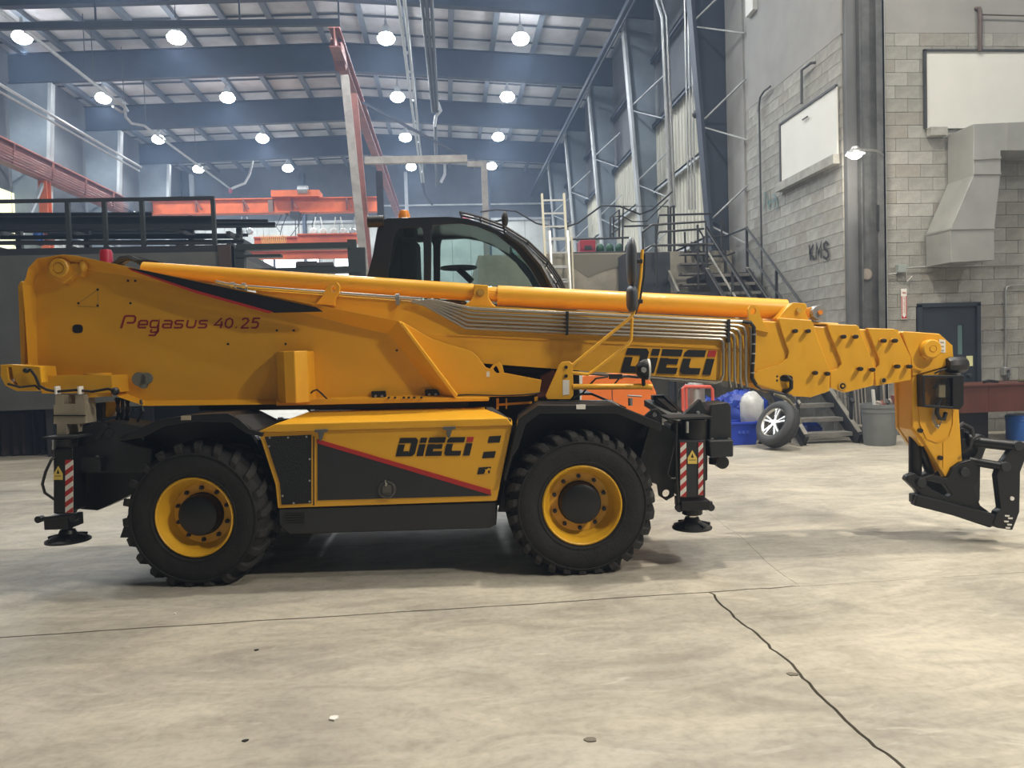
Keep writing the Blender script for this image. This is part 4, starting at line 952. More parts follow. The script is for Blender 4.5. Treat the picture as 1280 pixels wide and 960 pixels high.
def ringhole(px, py, r, Y, parent, m=decal_k):
    v = M(px, py, Y); g = G(); g.lathe([(r, .004), (r, -.006), (r*.72, -.006), (r*.72, .002)], tuple(v), 'Y', 18); q = g.build('hole_rim', yellow_old, parent, fix=True)
    g = G(); g.lathe([(r*.72, .0), (r*.72, -.002)], tuple(v), 'Y', 18); g.build('hole', m, parent)
ringhole(1053, 482.5, .033, Yp, p2); ringhole(1104.5, 475.5, .024, Yp, p3)
g = G(); g.lathe([(.01, -.012), (.01, 0)], tuple(M(1053, 482.5, Yp)), 'Y', 8); g.build('pin', yellow, p2)
hole(983, 473, 8, 4, Yp, p1, name='hose_hole')
g = G(); g.tube([M(976, 471, Yp+.02), M(984, 471, Yp-.03), M(989, 476, Yp-.04), M(989, 485, Yp-.03), M(984, 489, Yp-.02), M(979, 489, Yp+.0)], .016, 8); g.build('hose', hose, p1, smooth=True)
for a in ((971.5, 470.5), (971.5, 475.5)): hole(*a, 1.2, 1.2, Yp, p1, name='bolt_hole')
g = G(); g.tube([M(943, 476, Yp-.01), M(945, 482, Yp-.01), M(952, 487, Yp-.01), M(966, 489, Yp-.01), M(990, 495, Yp-.01)], .010, 8); g.build('edge_cable', hose, p1, smooth=True)
# head of the last section
hp = [(1127, 415.5), (1131, 414), (1174, 417), (1191, 432), (1192, 446), (1186, 457), (1155, 466), (1141, 470), (1139, 448)]
hd = plate(hp, Yp+.015, 'boom_head', .55)
v = M(1161, 436, Yp); g = G(); g.lathe([(.072, .02), (.072, -.05), (.064, -.058), (.030, -.058), (.030, -.052), (.024, -.052), (.022, -.062), (0, -.062)], tuple(v), 'Y', 28); g.build('pivot_boss', yellow, hd, smooth=True, ang=.4, fix=True)
g = G(); g.pr(mp([(1152, 444), (1158, 450), (1170, 447), (1168, 441)], Yp-.01), Yp-.02, Yp+.02); g.build('lock_plate', yellow, hd, bevel=.004)
g = G(); g.pr(mp([(1174, 424), (1182, 425), (1182, 441), (1174, 440)], Yp+.01), Yp+.010, Yp+.016); lb_ = g.build('white_label', decal_w, hd)
for k in range(3):
    g = G(); g.pr(mp([(1175.5, 427+k*5), (1180, 427.3+k*5), (1180, 429.3+k*5), (1175.5, 429+k*5)], Yp+.008), Yp+.009, Yp+.012); g.build('label_mark', beige, lb_)
g = G(); g.beam(M(1143, 459, Yp), M(1153, 463, Yp), .012, .012); g.build('weld_bar', yellow, hd)
# gooseneck
gp = [(1140, 470), (1154, 466), (1186, 458), (1197, 466), (1199, 515), (1203, 578), (1186, 596), (1183, 599), (1153, 548), (1141, 535)]
g = G(); g.pr(mp(gp, Yp+.03), Yp+.03, Yp+.10); gn = g.build('gooseneck', yellow, T, bevel=.008)
g = G(); g.pr(mp([(1120, 478), (1140, 474), (1141, 536), (1150, 556), (1138, 558), (1122, 535)], Yp+.25), Yp+.25, Yp+.29, [mp([(1126, 527), (1131, 521), (1136, 530), (1139, 553), (1130, 540)], Yp+.25)]); g.build('gooseneck_web', yellow, gn, bevel=.006)
g = G(); g.pr(mp(gp, Yp+.03), Yp+.22, Yp+.27); g.build('gooseneck_side', yellow, gn, bevel=.008)
g = G(); q = mp([(1138, 474), (1141, 474), (1143, 536), (1156, 556), (1152, 558), (1138, 537)], Yp+.06); g.pr(q, Yp+.05, Yp+.24); g.build('gooseneck_spine', yellow, gn)
g = G(); g.ribbon([M(a, b_, Yp+.03) for a, b_ in ((1148, 505), (1150, 530), (1158, 548), (1172, 553), (1186, 546), (1191, 530), (1191, 505))], .008, (0, -1, 0), .008); g.build('weld_bead', yellow, gn)
g = G(); g.ribbon([M(a, b_, Yp+.03) for a, b_ in ((1179, 553), (1179, 585))], .008, (0, -1, 0), .006); g.build('weld_bead', yellow, gn)
for a in ((1149, 538), (1174, 572)):
    g = G(); g.lathe([(.018, -.03), (.018, .01)], tuple(M(*a, Yp+.03)), 'Y', 8); g.build('grease_nipple', blackp, gn)
# electric box with clear front, lamp, hoses
g = G(); yb = Yp-.06
fr_o = mp([(1153, 469), (1205, 469), (1205, 506), (1200, 512), (1154, 509)], yb); fr_i = mp([(1156, 472), (1191, 472), (1191, 508), (1157, 506)], yb)
g.pr(fr_o, yb, yb+.09, [fr_i]); bx = g.build('sensor_box', blackp, gn, bevel=.004)
g = G(); g.pr(mp([(1156, 472), (1191, 472), (1191, 508), (1157, 506)], yb), yb+.02, yb+.025); g.build('clear_cover', smoked, bx)
g = G(); g.pr(mp([(1174, 481), (1182, 481), (1182, 497), (1173, 497)], yb+.03), yb+.03, yb+.07); g.build('junction_box', board, bx, bevel=.004)
g = G(); g.tube([M(1168, 486, yb+.05), M(1172, 478, yb+.05), M(1180, 476, yb+.05), M(1186, 484, yb+.05), M(1184, 495, yb+.05), M(1176, 500, yb+.05)], .012, 6); g.ball(tuple(M(1186, 490, yb+.06)), .04, .03, .05)
g.tube([M(1176, 498, yb+.04), M(1172, 506, yb+.03), M(1171, 516, yb+.03), M(1174, 523, yb+.03), M(1180, 524, yb+.03), M(1182, 516, yb+.05)], .016, 8); g.build('hose_loop', hose, bx, smooth=True)
for k in range(3):
    g = G(); g.tube([M(1168+2*k, 508, Yp), M(1165+2*k, 524, Yp), M(1170+1.5*k, 534+k, Yp-.01), M(1176, 529, Yp), M(1181-k, 519, Yp)], .004, 5); g.build('thin_cable', steelm, bx)
g = G(); v = M(1190, 456, Yp+.05); g.lathe([(.055, -.07), (.066, -.04), (.066, .05), (.05, .08), (.02, .09)], (v.x, v.y-.05, v.z), 'X', 10); g.tube([v+Vector((.05, 0, -.02)), M(1195, 468, Yp+.05)], .02, 8); lp = g.build('boom_lamp', blackp, gn, smooth=True, fix=True)
g = G(); g.pr(mp([(1191, 464), (1200, 464), (1202, 470), (1190, 470)], Yp+.03), Yp+.03, Yp+.08); g.build('lamp_base', steelm, lp)
g = G(); g.tube([M(1168, 467, Yp+.0), M(1176, 463, Yp-.01), M(1184, 461, Yp-.01), M(1188, 454, Yp)], .008, 6); g.build('lamp_cable', hose, lp)
# tilt cylinder under the neck
g = G(); g.tube([M(1144, 545, Yp+.16), M(1144, 594, Yp+.16)], .05, 14); g.tube([M(1150, 560, Yp+.16), M(1163, 592, Yp+.16)], .035, 10); g.build('tilt_cylinder', blackp, gn, smooth=True)
# ---------------------------------------------------------------- black quick-hitch carriage
Yh = Yp+.0
base = [(1132, 600), (1134, 595), (1143, 591), (1152, 597), (1165, 593), (1184, 598), (1190, 585), (1200, 578), (1214, 574), (1226, 582), (1224, 604), (1217, 610), (1226, 632), (1245, 646), (1246, 656), (1238, 660), (1160, 634), (1141, 629), (1141, 618), (1150, 617)]
g = G(); g.pr(mp(base, Yh), Yh, Yh+.07, [mp([(1156, 604), (1160, 601), (1182, 606), (1190, 618), (1186, 622), (1166, 612)], Yh)]); qh = g.build('fork_carriage', blackp, T, bevel=.01)
base2 = [(1165, 612), (1184, 598), (1190, 585), (1200, 578), (1214, 574), (1226, 582), (1224, 604), (1217, 610), (1226, 632), (1245, 646), (1246, 656), (1238, 660), (1180, 640)]
g = G(); g.pr(mp(base2, Yh), Yh+.30, Yh+.36); g.build('carriage_side', blackp, qh, bevel=.01)
side = [(1246, 660), (1241, 655), (1246, 640), (1251, 636), (1246, 595), (1250, 583), (1262, 566), (1268, 556), (1276, 551), (1283, 555), (1285, 566), (1276, 590), (1275, 640), (1266, 663)]
g = G(); g.pr(mp(side, Yh-.1), Yh-.10, Yh-.03); cs = g.build('side_plate', blackp, qh, bevel=.01)
g = G(); g.pr(mp(side, Yh-.1), Yh+.40, Yh+.47); g.build('side_plate', blackp, qh, bevel=.01)
g = G(); g.beam(M(1142, 624, Yh), M(1252, 652, Yh-.06), .08, .09); g.build('lower_bar', blackp, qh, bevel=.008)
for (a, b_, r, y0_, y1_) in (((1214, 552), (1270, 558), .042, Yh+.10, Yh-.08), ((1212, 576), (1252, 583), .034, Yh+.05, Yh-.08)):
    g = G(); g.tube([M(*a, y0_), M(*b_, y1_)], r, 14); g.build('cross_tube', blackp, qh, smooth=True)
g = G(); g.lathe([(.06, -.02), (.06, .02)], tuple(M(1210, 549, Yh+.12)), 'X', 16); g.tube([M(1196, 536, Yh+.15), M(1200, 556, Yh+.15), M(1206, 580, Yh+.15)], .05, 10); g.pr(mp([(1202, 548), (1222, 550), (1224, 565), (1212, 580), (1202, 576)], Yh+.1), Yh+.1, Yh+.16); g.build('hitch_hook', blackp, qh, bevel=.006)
g = G(); g.tube([M(1197, 535, Yh+.1), M(1203, 530, Yh+.1), M(1214, 536, Yh+.1), M(1216, 548, Yh+.08)], .02, 8); g.tube([M(1204, 566, Yh), M(1213, 560, Yh-.02), M(1216, 549, Yh), M(1224, 545, Yh+.05)], .010, 6); g.build('hitch_hose', hose, qh, smooth=True)
for a in ((1151, 603), (1205, 590), (1256, 583), (1272, 557)):
    g = G(); g.lathe([(.038, -.02), (.038, .03)], tuple(M(*a, Yh-.1 if a[0] > 1240 else Yh)), 'Y', 18); g.build('pin', dgrey, qh, bevel=.005)
g = G(); g.lathe([(.016, -.01), (.016, .01)], tuple(M(1264.5, 623, Yh-.1)), 'Y', 12); g.build('round_sticker', decal_w, cs)
for k, (a, b_) in enumerate(((1259, 645), (1263, 648), (1258, 652), (1262, 656), (1260, 660))):
    g = G(); g.pr(mp([(a-3, b_-1.3), (a+3, b_-1), (a+2.5, b_+1), (a-2.5, b_+.8)], Yh-.102), Yh-.103, Yh-.1); g.build('worn_sticker', decal_w, cs)
# ---------------------------------------------------------------- telescope cylinder on top
g = G(); ya = .80
r1 = M(180, 338, ya); r2 = M(592, 365.5, ya); g.tube([r1, r2], .070, 24); tc_ = g.build('upper_cylinder', yellow, T, smooth=True)
g = G(); g.tube([M(622, 369.5, ya), M(982, 387, ya)], .083, 28); g.build('upper_cylinder', yellow, T, smooth=True)
g = G(); g.tube([M(592, 365.5, ya), M(625, 368.5, ya)], .06, 16); g.build('cylinder_neck', yellow, tc_)
g = G(); g.pr(mp([(579, 383), (588, 376), (592, 369), (592, 357), (594, 355.5), (610, 356.5), (611, 372), (616, 380), (621, 384), (621, 388), (579, 386)], ya-.10), ya-.11, ya+.11); br = g.build('cylinder_bracket', yellow, T, bevel=.008)
g = G(); g.lathe([(.024, -.02), (.024, .01)], tuple(M(600.5, 366, ya-.11)), 'Y', 6); g.lathe([(.034, -.006), (.034, .01)], tuple(M(600.5, 366, ya-.11)), 'Y', 16); g.build('bolt', yellow_old, br)
g = G(); g.pr(mp([(970, 398), (982, 385), (989, 378.5), (1005, 379.5), (1007, 385), (1004, 390), (1010, 402), (1046, 404), (1046, 407), (975, 404)], ya-.16), ya-.20, ya+.2); b2 = g.build('cylinder_mount', yellow, T, bevel=.008)
g = G(); g.lathe([(.022, -.02), (.022, .01)], tuple(M(998, 388, ya-.2)), 'Y', 6); g.build('bolt', yellow_old, b2)
g = G(); g.lathe([(.03, -.05), (.055, -.05), (.058, -.03), (.058, .05), (.03, .05)], tuple(M(1021.5, 391, ya-.18)), 'Y', 24); ro3 = g.build('guide_roller', steelm, b2, smooth=True, ang=.5, fix=True)
g = G(); g.lathe([(.018, -.07), (.018, -.04)], tuple(M(1021.5, 391, ya-.18)), 'Y', 8); g.build('roller_bolt', copper, ro3)
g = G(); g.pr(mp([(1012, 384), (1018, 384), (1018, 397), (1010, 397)], ya-.16), ya-.18, ya-.02); g.build('roller_bracket', yellow, b2, bevel=.004)
def lug(parent, pts, hx, hy, r, Y, th=.03):
    g = G(); g.pr(mp(pts, Y), Y, Y+th, [mp(oval(hx, hy, r[0], r[1], 12), Y)]); return g.build('lifting_lug', yellow, parent, bevel=.004)
lug(bo, [(395, 380), (403, 370), (409, 357), (415, 352.5), (421, 352.5), (425, 358), (424, 366), (420, 372), (419, 382)], 417, 361, (3.2, 4), YM-.05)
lug(bo, [(936, 397), (935, 387), (938, 381.5), (944, 381), (948, 387), (951, 396), (962, 416), (944, 412), (936, 408)], 941.5, 389, (3.5, 4.5), YM-.06)
# hydraulic rod and fittings under the first cylinder
g = G(); g.tube([M(310, 358.5, YM-.02), M(527, 374, YM-.02)], .014, 10); g.tube([M(310, 361, YM-.0), M(527, 376.8, YM-.0)], .012, 8); g.build('hydraulic_pipe', chrome, bo, smooth=True)
g = G()
for a in (291, 305, 497): g.lathe([(.024, -.015), (.024, .015)], tuple(M(a, 357+(a-300)*.07, YM-.02)), 'X', 8)
g.tube([M(270, 352, YM), M(283, 355, YM-.02), M(310, 359, YM-.02)], .012, 8); g.build('pipe_fitting', steelm, bo)
# six hydraulic pipes along the boom side
for k in range(6):
    o_ = k
    off = [0, 5.0, 10, 15, 20, 24.5][k]; off2 = [0, 5.2, 9.8, 14.8, 19.8, 24.2][k]
    x0 = 540-k*5.0+ (0); xe = [939, 932, 925, 918, 911, 904][k]
    ye = 402+off2*.9
    rt = [10, 9, 8, 7, 6, 5][k]
    y_ = YM-.045
    pts = [M(534-4*k, 375.5+.3*k, y_), M(546-3*k, 376.5+k, y_), M(588-1.2*k, 385.5+off, y_), M(600, 386.5+off, y_), M(760, 394+off2, y_), M(xe-rt, ye, y_), M(xe-rt*.3, ye+rt*.25, y_), M(xe, ye+rt, y_), M(xe+.4, 474, y_)]
    if k == 5: pts = pts[:-1]+[M(xe, 468, y_), M(xe-3, 476, y_), M(xe-10, 478.5, y_), M(800, 471.5, y_+.02), M(700, 464.5, y_+.04)]
    elif k: pts += [M(xe+2, 484, y_+.02)]
    g = G(); g.tube(pts, .0135 if k == 0 else .0115, 8); g.build('hydraulic_pipe', mat('pipe_steel', (.36, .34, .30), .32, .75), bo, smooth=True)
g = G(); g.tube([M(928, 402, YM-.05), M(938, 403, YM-.06), M(942.5, 409, YM-.06), M(942, 440, YM-.06), M(940, 472, YM-.06), M(945, 481, YM-.06)], .015, 8); bh = g.build('black_hose', hose, bo, smooth=True)
for a, b_ in ((942.5, 418), (942, 430), (941.5, 442), (941, 454), (940.5, 466)):
    g = G(); g.lathe([(.019, -.006), (.019, .006)], tuple(M(a, b_, YM-.06)), 'Z', 8); g.build('hose_clip', steelm, bh)
for a, b_, h in ((709, 390, 29), (911, 400, 28)):
    g = G(); g.pr(mp([(a-1.8, b_-1), (a+1.8, b_-1), (a+1.4, b_+h), (a-1.8, b_+h)], YM-.06), YM-.07, YM); g.build('pipe_clamp', dgrey, bo, bevel=.004)
g = G(); g.pr(mp([(495, 372), (499, 372), (499, 381), (495, 381)], YM-.04), YM-.05, YM); g.build('pipe_clamp', steelm, bo)
# lift cylinder seen under the boom
g = G(); g.tube([M(560, 458, .9), M(694, 466, .9)], .055, 16); g.tube([M(628, 468, .85), M(690, 471, .85)], .03, 10); g.build('lift_cylinder', blackp, T, smooth=True)
g = G(); g.pr(mp([(676, 470), (692, 462), (696, 470), (690, 496), (670, 498)], .66), .66, 1.2); g.build('cylinder_saddle', rust, T, bevel=.006)
# ---------------------------------------------------------------- mirror arm
Ym = .22
g = G(); g.pr(mp([(703, 452.5), (712, 451.5), (716, 455), (717, 494), (713, 499), (684, 499), (682, 495), (699, 456)], Ym), Ym, Ym+.03); mo = g.build('mirror_bracket', yellow, T, bevel=.006)
for a in ((707.5, 459), (707.5, 470)): g = G(); g.lathe([(.013, -.012), (.013, .01)], tuple(M(*a, Ym)), 'Y', 10); g.build('bolt', blackp, mo)
g = G(); g.pr(mp([(703.5, 475), (711.5, 475), (711.5, 493), (703.5, 494)], Ym), Ym-.003, Ym); g.build('white_label', decal_w, mo)
g = G(); g.tube([M(714, 458, Ym+.01), M(788, 397, Ym+.01), M(792, 392, Ym), M(797, 375, Ym), M(801, 345, Ym), M(803, 312, Ym)], .0125, 8)
g.tube([M(714, 466, Ym+.01), M(735, 468, Ym+.01), M(742, 464, Ym+.01), M(786, 430, Ym+.01), M(789, 424, Ym+.01), M(790, 397, Ym+.01)], .0125, 8); g.build('mirror_arm', yellow, mo, smooth=True)
g = G(); g.tube([M(716, 483.5, Ym+.01), M(808, 483, Ym+.01), M(815, 484, Ym+.01)], .021, 12); g.build('lamp_bar', yellow, mo, smooth=True)
g = G(); g.tube([M(806, 318, Ym), M(805, 345, Ym), M(800, 375, Ym), M(794, 393, Ym)], .008, 6); g.tube([M(717, 498, .28), M(728, 492, .28), M(738, 480, .27), M(745, 473, .25), M(760, 471, .25)], .008, 6); g.tube([M(768, 480, .25), M(775, 472, .25), M(786, 470, .25), M(798, 472, .25)], .007, 6); g.box(M(762,470,.25).x, M(778,470,.25).x, .25, .3, M(762,474,.25).z, M(762,468,.25).z); g.build('lamp_cable', hose, mo, smooth=True)
def mirror(px, y0_, y1_, wd, name):
    top_, bot_ = M(px, y0_, Ym), M(px, y1_, Ym); c = (top_+bot_)/2; hh = (top_.z-bot_.z)/2
    g = G(); g.ball((c.x, c.y, c.z), .5*wd*(DM+Ym)/950, .11, hh, 18, 14)
    g.v = [(x, y, c.z+math.copysign(min(abs((z-c.z)/hh)**.55, 1)*hh, z-c.z)) for x, y, z in g.v]
    return g.build(name, mat('mirror_shell', (.055, .065, .078), .4), mo, smooth=True)
ma = mirror(789.5, 297, 358, 12.5, 'mirror'); mb = mirror(790, 357, 390, 14, 'mirror')
for b_ in (327, 377):
    g = G(); g.box(M(796,b_,Ym).x, M(803,b_,Ym).x, Ym-.02, Ym+.03, M(796,b_+2.5,Ym).z, M(796,b_-2.5,Ym).z); g.build('mirror_clamp', hose, mo, bevel=.004)
v = M(804, 462, Ym); g = G(); g.lathe([(0, -.055), (.035, -.05), (.06, -.03), (.075, 0), (.078, .03)], (v.x, v.y-.0, v.z), 'X', 24); g.tube([v+Vector((0, 0, -.06)), v+Vector((0, 0, -.12))], .015, 8); hl = g.build('work_lamp', blackp, mo, smooth=True, fix=True)
g = G(); g.lathe([(.078, .03), (.078, .045), (.0, .055)], (v.x, v.y, v.z), 'X', 24); g.build('lamp_lens', board, hl, smooth=True, fix=True)
g = G(); g.lathe([(.02, -.01), (.02, .01)], (v.x-.01, v.y-.08, v.z), 'Y', 14); g.build('lamp_badge', steelm, hl)

# ---------------------------------------------------------------- cab
Yn, Yf = 1.28, 2.12
cab_o = [(452, 392), (459, 345), (466, 318), (471, 288), (476, 276), (484, 272.5), (560, 270.5), (585, 273), (612, 282), (640, 298), (664, 320), (684, 345), (698, 368), (708, 392)]
cab_i1 = [(478, 384), (484, 348), (489, 316), (492, 296), (498, 285), (527, 284), (529, 290), (530, 384)]
cab_i2 = [(538, 384), (539, 290), (541, 281), (575, 279.5), (596, 283), (620, 293), (645, 313), (663, 336), (678, 362), (686, 384)]
mo_ = mp(cab_o, Yn); i1 = mp(cab_i1, Yn); i2 = mp(cab_i2, Yn)
g = G(); g.pr(mo_, Yn, Yn+.05, [i1, i2]); cb = g.build('cab', mat('cab_paint', (.018, .024, .034), .35), T, bevel=.006)
g = G(); g.pr(mo_, Yf, Yf+.05, [[(x+.0, z) for x, z in i1], [(x, z) for x, z in i2]]); g.build('far_frame', MATS['cab_paint'], cb, bevel=.006)
g = G(); sheet(g, mo_[2:10], Yn+.02, Yf+.03, .04); g.build('cab_roof', MATS['cab_paint'], cb)
g = G(); sheet(g, mo_[9:], Yn+.05, Yf+.0, .01); g.build('windscreen', glass, cb)
g = G(); sheet(g, mo_[:3], Yn+.05, Yf+.0, .01); g.build('rear_window', glass, cb)
for ii in (i1, i2):
    g = G(); g.pr(ii, Yn+.02, Yn+.026); g.build('side_window', glass, cb)
# door edge, black lower body
g = G(); g.box(mo_[0][0]-.02, mo_[-1][0]+.1, Yn+.0, Yf+.05, .95, mo_[0][1]+.05); g.build('cab_body', MATS['cab_paint'], cb, bevel=.02)
# windscreen frame bars and guard bars
g = G()
for q, off in ((0, 0), (1, 0)):
    pass
gb = [(575, 266), (600, 272), (630, 283), (660, 302), (685, 326), (700, 348), (712, 375)]
for dy in (Yn-.03, Yn+.12, Yn+.3, Yf-.25, Yf): g.tube([M(a, b_, Yn)+Vector((0, dy-Yn, 0)) for a, b_ in gb], .010, 6)
gbm = [M(a, b_, Yn) for a, b_ in gb]
for p in gbm[::1]: g.tube([p+Vector((0, -.03, 0)), p+Vector((0, Yf-Yn, 0))], .008, 6)
g.build('roof_guard', hose, cb, smooth=True)
g = G(); pb = [(648, 300), (672, 322), (692, 348), (706, 376)]; g.tube([M(a, b_, Yn-.02) for a, b_ in ((632, 292), (655, 308), (676, 332), (692, 362), (700, 384))], .03, 8); g.build('windscreen_pillar', MATS['cab_paint'], cb, smooth=True)
g = G(); v = M(631, 274, Yn); g.ball(tuple(v), .03, .06, .07); g.tube([v+Vector((0, 0, -.05)), M(628, 286, Yn)], .012, 6); g.tube([v, M(615, 278, Yn)], .008, 6); g.build('front_lamp', hose, cb, smooth=True)
g = G(); v = M(470, 277, Yn); g.lathe([(.05, -.07), (.05, .07)], (v.x, v.y, v.z), 'X', 14); g.build('rear_lamp', hose, cb, smooth=True)
g = G(); v = M(505, 269, 1.6); g.lathe([(.055, -.05), (.055, .0), (.04, .04), (0, .05)], tuple(v), 'Z', 16); g.build('amber_beacon', copper, cb, smooth=True)
g = G(); g.pr(mp([(450, 350), (474, 318), (474, 330), (458, 352)], Yn), Yn+.1, Yn+.12); g.build('rear_stay', raily, cb)
# seat, steering column
g = G(); v = M(515, 330, 1.7); g.box(v.x-.09, v.x+.06, 1.5, 1.95, v.z-.35, v.z+.22); g.box(v.x-.06, v.x+.05, 1.6, 1.85, v.z+.22, v.z+.38); g.box(v.x-.05, v.x+.5, 1.5, 1.95, v.z-.50, v.z-.35); g.build('seat', blacksoft, cb, bevel=.04, seg=3)
g = G(); v = M(590, 352, 1.7); g.tube([v, v+Vector((-.12, 0, .12))], .03, 8); g.lathe([(.17, -.01), (.17, .01), (.15, .01), (.15, -.01)], tuple(v+Vector((-.12, 0, .13))), 'Z', 20); g.build('steering_wheel', hose, cb, fix=True)
# ================================================================ THINGS ON THE BLOCK WALLS
def wallbox(x0, x1, y0, y1, z0, z1, m_, name, label=None, cat=None, parent=None, bevel=0):
    g = G(); g.box(min(x0,x1), max(x0,x1), min(y0,y1), max(y0,y1), min(z0,z1), max(z0,z1)); o = g.build(name, m_, parent, bevel=bevel)
    if label: tag(o, label, cat)
    return o
YF = YW-.025
# big board on the front wall
a, b_ = W(1156, 65, Y=YF), W(1300, 160, Y=YF)
o = wallbox(a.x, b_.x+.4, YF-.02, YF, b_.z, a.z, board, 'wall_board', 'large white wall board above the dented duct', 'board')
wallbox(a.x-.04, a.x, YF-.05, YF, b_.z, a.z+.03, darkst, 'frame_edge', parent=o); wallbox(a.x-.04, b_.x+.4, YF-.05, YF, a.z, a.z+.03, darkst, 'frame_edge', parent=o)
c = W(1158, 161, Y=YF); d = W(1200, 171, Y=YF)
wallbox(c.x, W(1179, 165, Y=YF).x, YF-.12, YF, d.z, b_.z-.003, cmu2, 'sill', parent=o)
# board on the side wall
a, b_, c, d = W(977, 155, X=XW-.03), W(1047, 110, X=XW-.03), W(1047, 194, X=XW-.03), W(977, 229, X=XW-.03)
zt_, zb_ = (a.z+b_.z)/2, (c.z+d.z)/2
o = wallbox(XW-.05, XW-.025, b_.y, a.y, zb_, zt_, board, 'wall_board', 'white wall board seen aslant on the receding block wall', 'board')
wallbox(XW-.07, XW-.025, a.y, a.y+.05, zb_, zt_+.04, darkst, 'frame_edge', parent=o); wallbox(XW-.07, XW-.025, b_.y, a.y, zt_, zt_+.04, darkst, 'frame_edge', parent=o)
wallbox(XW-.14, XW-.025, b_.y-.02, a.y+.1, zb_-.16, zb_-.004, cmu2, 'sill', parent=o)
# pipes above the boards
v = W(1225, 64, Y=YF-.06); u = W(1225, 10, Y=YF-.06)
g = G(); g.tube([(v.x, v.y, v.z), (u.x, u.y, u.z-.05), (u.x, u.y+.02, u.z), (u.x-.02, YW-.0, u.z+.02)], .035, 8); g.tube([(u.x+.04, YF-.04, u.z-.10), (12, YF-.04, u.z-.16)], .012, 6); tag(g.build('wall_pipe', mat('old_pipe', (.085, .06, .055), .6), smooth=True), 'rusty upright pipe above the large white board', 'pipe')
v = W(1002, 130, X=XW-.08); u = W(1002, 88, X=XW-.08)
g = G(); g.tube([v, u, u+Vector((0, -.35, .0)), u+Vector((.08, -.38, 0))], .025, 8); g.beam(u+Vector((0, 0, -.9)), u+Vector((0, -.2, -.9)), .02, .02); tag(g.build('wall_pipe', darkst, smooth=True), 'dark hooked pipe above the slanted white board', 'pipe')
v = W(948, 140, X=XW-.08); g = G(); g.tube([v, W(950, 122, X=XW-.08), W(955, 114, X=XW-.08), W(963, 108, X=XW-.08)], .02, 6); tag(g.build('cable_end', darkst, smooth=True), 'curled cable end sticking out high on the block wall corner', 'cable')
# graffiti and letters painted on the side wall
def wall_strokes(strokes, wd, m_, name, label, cat, cx=0):
    g = G()
    for s_ in strokes: g.ribbon([W(a_, b__, X=XW-.028) for a_, b__ in s_], wd, (-1, 0, 0), .002)
    o = g.build(name, m_); tag(o, label, cat); return o
def k4(l): return [(960+a_/4, 250+b__/4) for a_, b__ in l]
wall_strokes([k4([(207, 225), (212, 300)]), k4([(228, 222), (209, 262), (232, 300)]), k4([(240, 298), (243, 222), (253, 268), (266, 215), (266, 292)]), k4([(302, 225), (290, 210), (279, 222), (283, 245), (299, 258), (302, 280), (292, 294), (276, 284)])], .05, chalk, 'wall_letters', 'black hand-painted letters KMS on the receding block wall', 'lettering')
def k5(l): return [(960+a_/4, 250+b__/4) for a_, b__ in l]
wall_strokes([[(956, 240), (955, 262)], [(956, 240), (960, 250), (962, 262)], [(962, 243), (962, 260)], [(965, 244), (969, 244), (966, 262)], [(970, 246), (972, 256), (970, 264)], [(957, 254), (970, 250)]], .035, graff, 'graffiti', 'faint teal graffiti scrawl below the slanted white board', 'graffiti')
# duct
yd0, yd1 = YW-.70, YW-.062
dp = [W(px, py, Y=yd0) for px, py in ((1217, 155), (1330, 150), (1330, 188), (1251, 188), (1251, 217), (1243, 285), (1243, 325), (1189, 328), (1188, 286), (1217, 219))]
g = G(); g.pr([(p.x, p.z) for p in dp], yd0, yd1); du = tag(g.build('air_duct', duct, bevel=.006), 'dented sheet metal air duct bending down above the dark door', 'duct')
for (p0, p1) in (((1188, 286), (1243, 285)), ((1217, 217), (1251, 217)), ((1217, 199), (1251, 197)), ((1260, 155), (1260, 188))):
    g = G(); g.beam(W(*p0, Y=yd0-.01), W(*p1, Y=yd0-.01), .03, .03); g.build('duct_seam', duct, du)
g = G(); q = W(1189, 286, Y=yd0); g.beam((q.x-.012, yd0, q.z), (q.x-.012, yd1, q.z), .03, .03); g.build('duct_seam', duct, du)
p = W(1163, 295, Y=yd1-.02); q = W(1165, 330, Y=yd1-.02)
g = G(); g.box(p.x-.05, p.x+.03, yd1-.12, yd1+.0, q.z, p.z); g.build('duct_flange', darkst, du)
# junction box and conduits
v = W(1126, 336, Y=YF-.04); g = G(); g.box(v.x-.075, v.x+.075, YF-.09, YF, v.z-.065, v.z+.065); jb_ = tag(g.build('junction_box', mat('box_grey', (.27, .31, .30), .5), bevel=.006), 'small grey junction box left of the duct', 'electrical box')
g = G(); v0 = W(1132, 335, Y=YF-.03); v1 = W(1290, 331, Y=YF-.03); g.tube([v0, W(1165, 333, Y=YF-.03), v1], .012, 6); g.tube([W(1107, 343, Y=YF-.03), W(1120, 342, Y=YF-.03), W(1122, 339, Y=YF-.03)], .012, 6); tag(g.build('conduit', steelm, smooth=True), 'thin horizontal conduit leaving the small junction box', 'conduit')
g = G(); g.tube([W(1133, 340, Y=YF-.02), W(1134, 352, Y=YF-.02), W(1140, 345, Y=YF-.02)], .007, 5); tag(g.build('wire_end', decal_w, smooth=True), 'short loose wire hanging below the junction box', 'wire')
g = G(); g.tube([W(1300, 356, Y=YF-.03), W(1263, 357, Y=YF-.03), W(1258, 359, Y=YF-.03), W(1257, 364, Y=YF-.03), W(1257, 462, Y=YF-.03)], .015, 8); 
for zz in (378, 410): q = W(1257, zz, Y=YF-.03); g.box(q.x-.05, q.x+.05, YF-.02, YF, q.z-.012, q.z+.012)
cdt = tag(g.build('conduit', steelm, smooth=True, ang=.4), 'bent grey conduit coming down to the wall outlet', 'conduit')
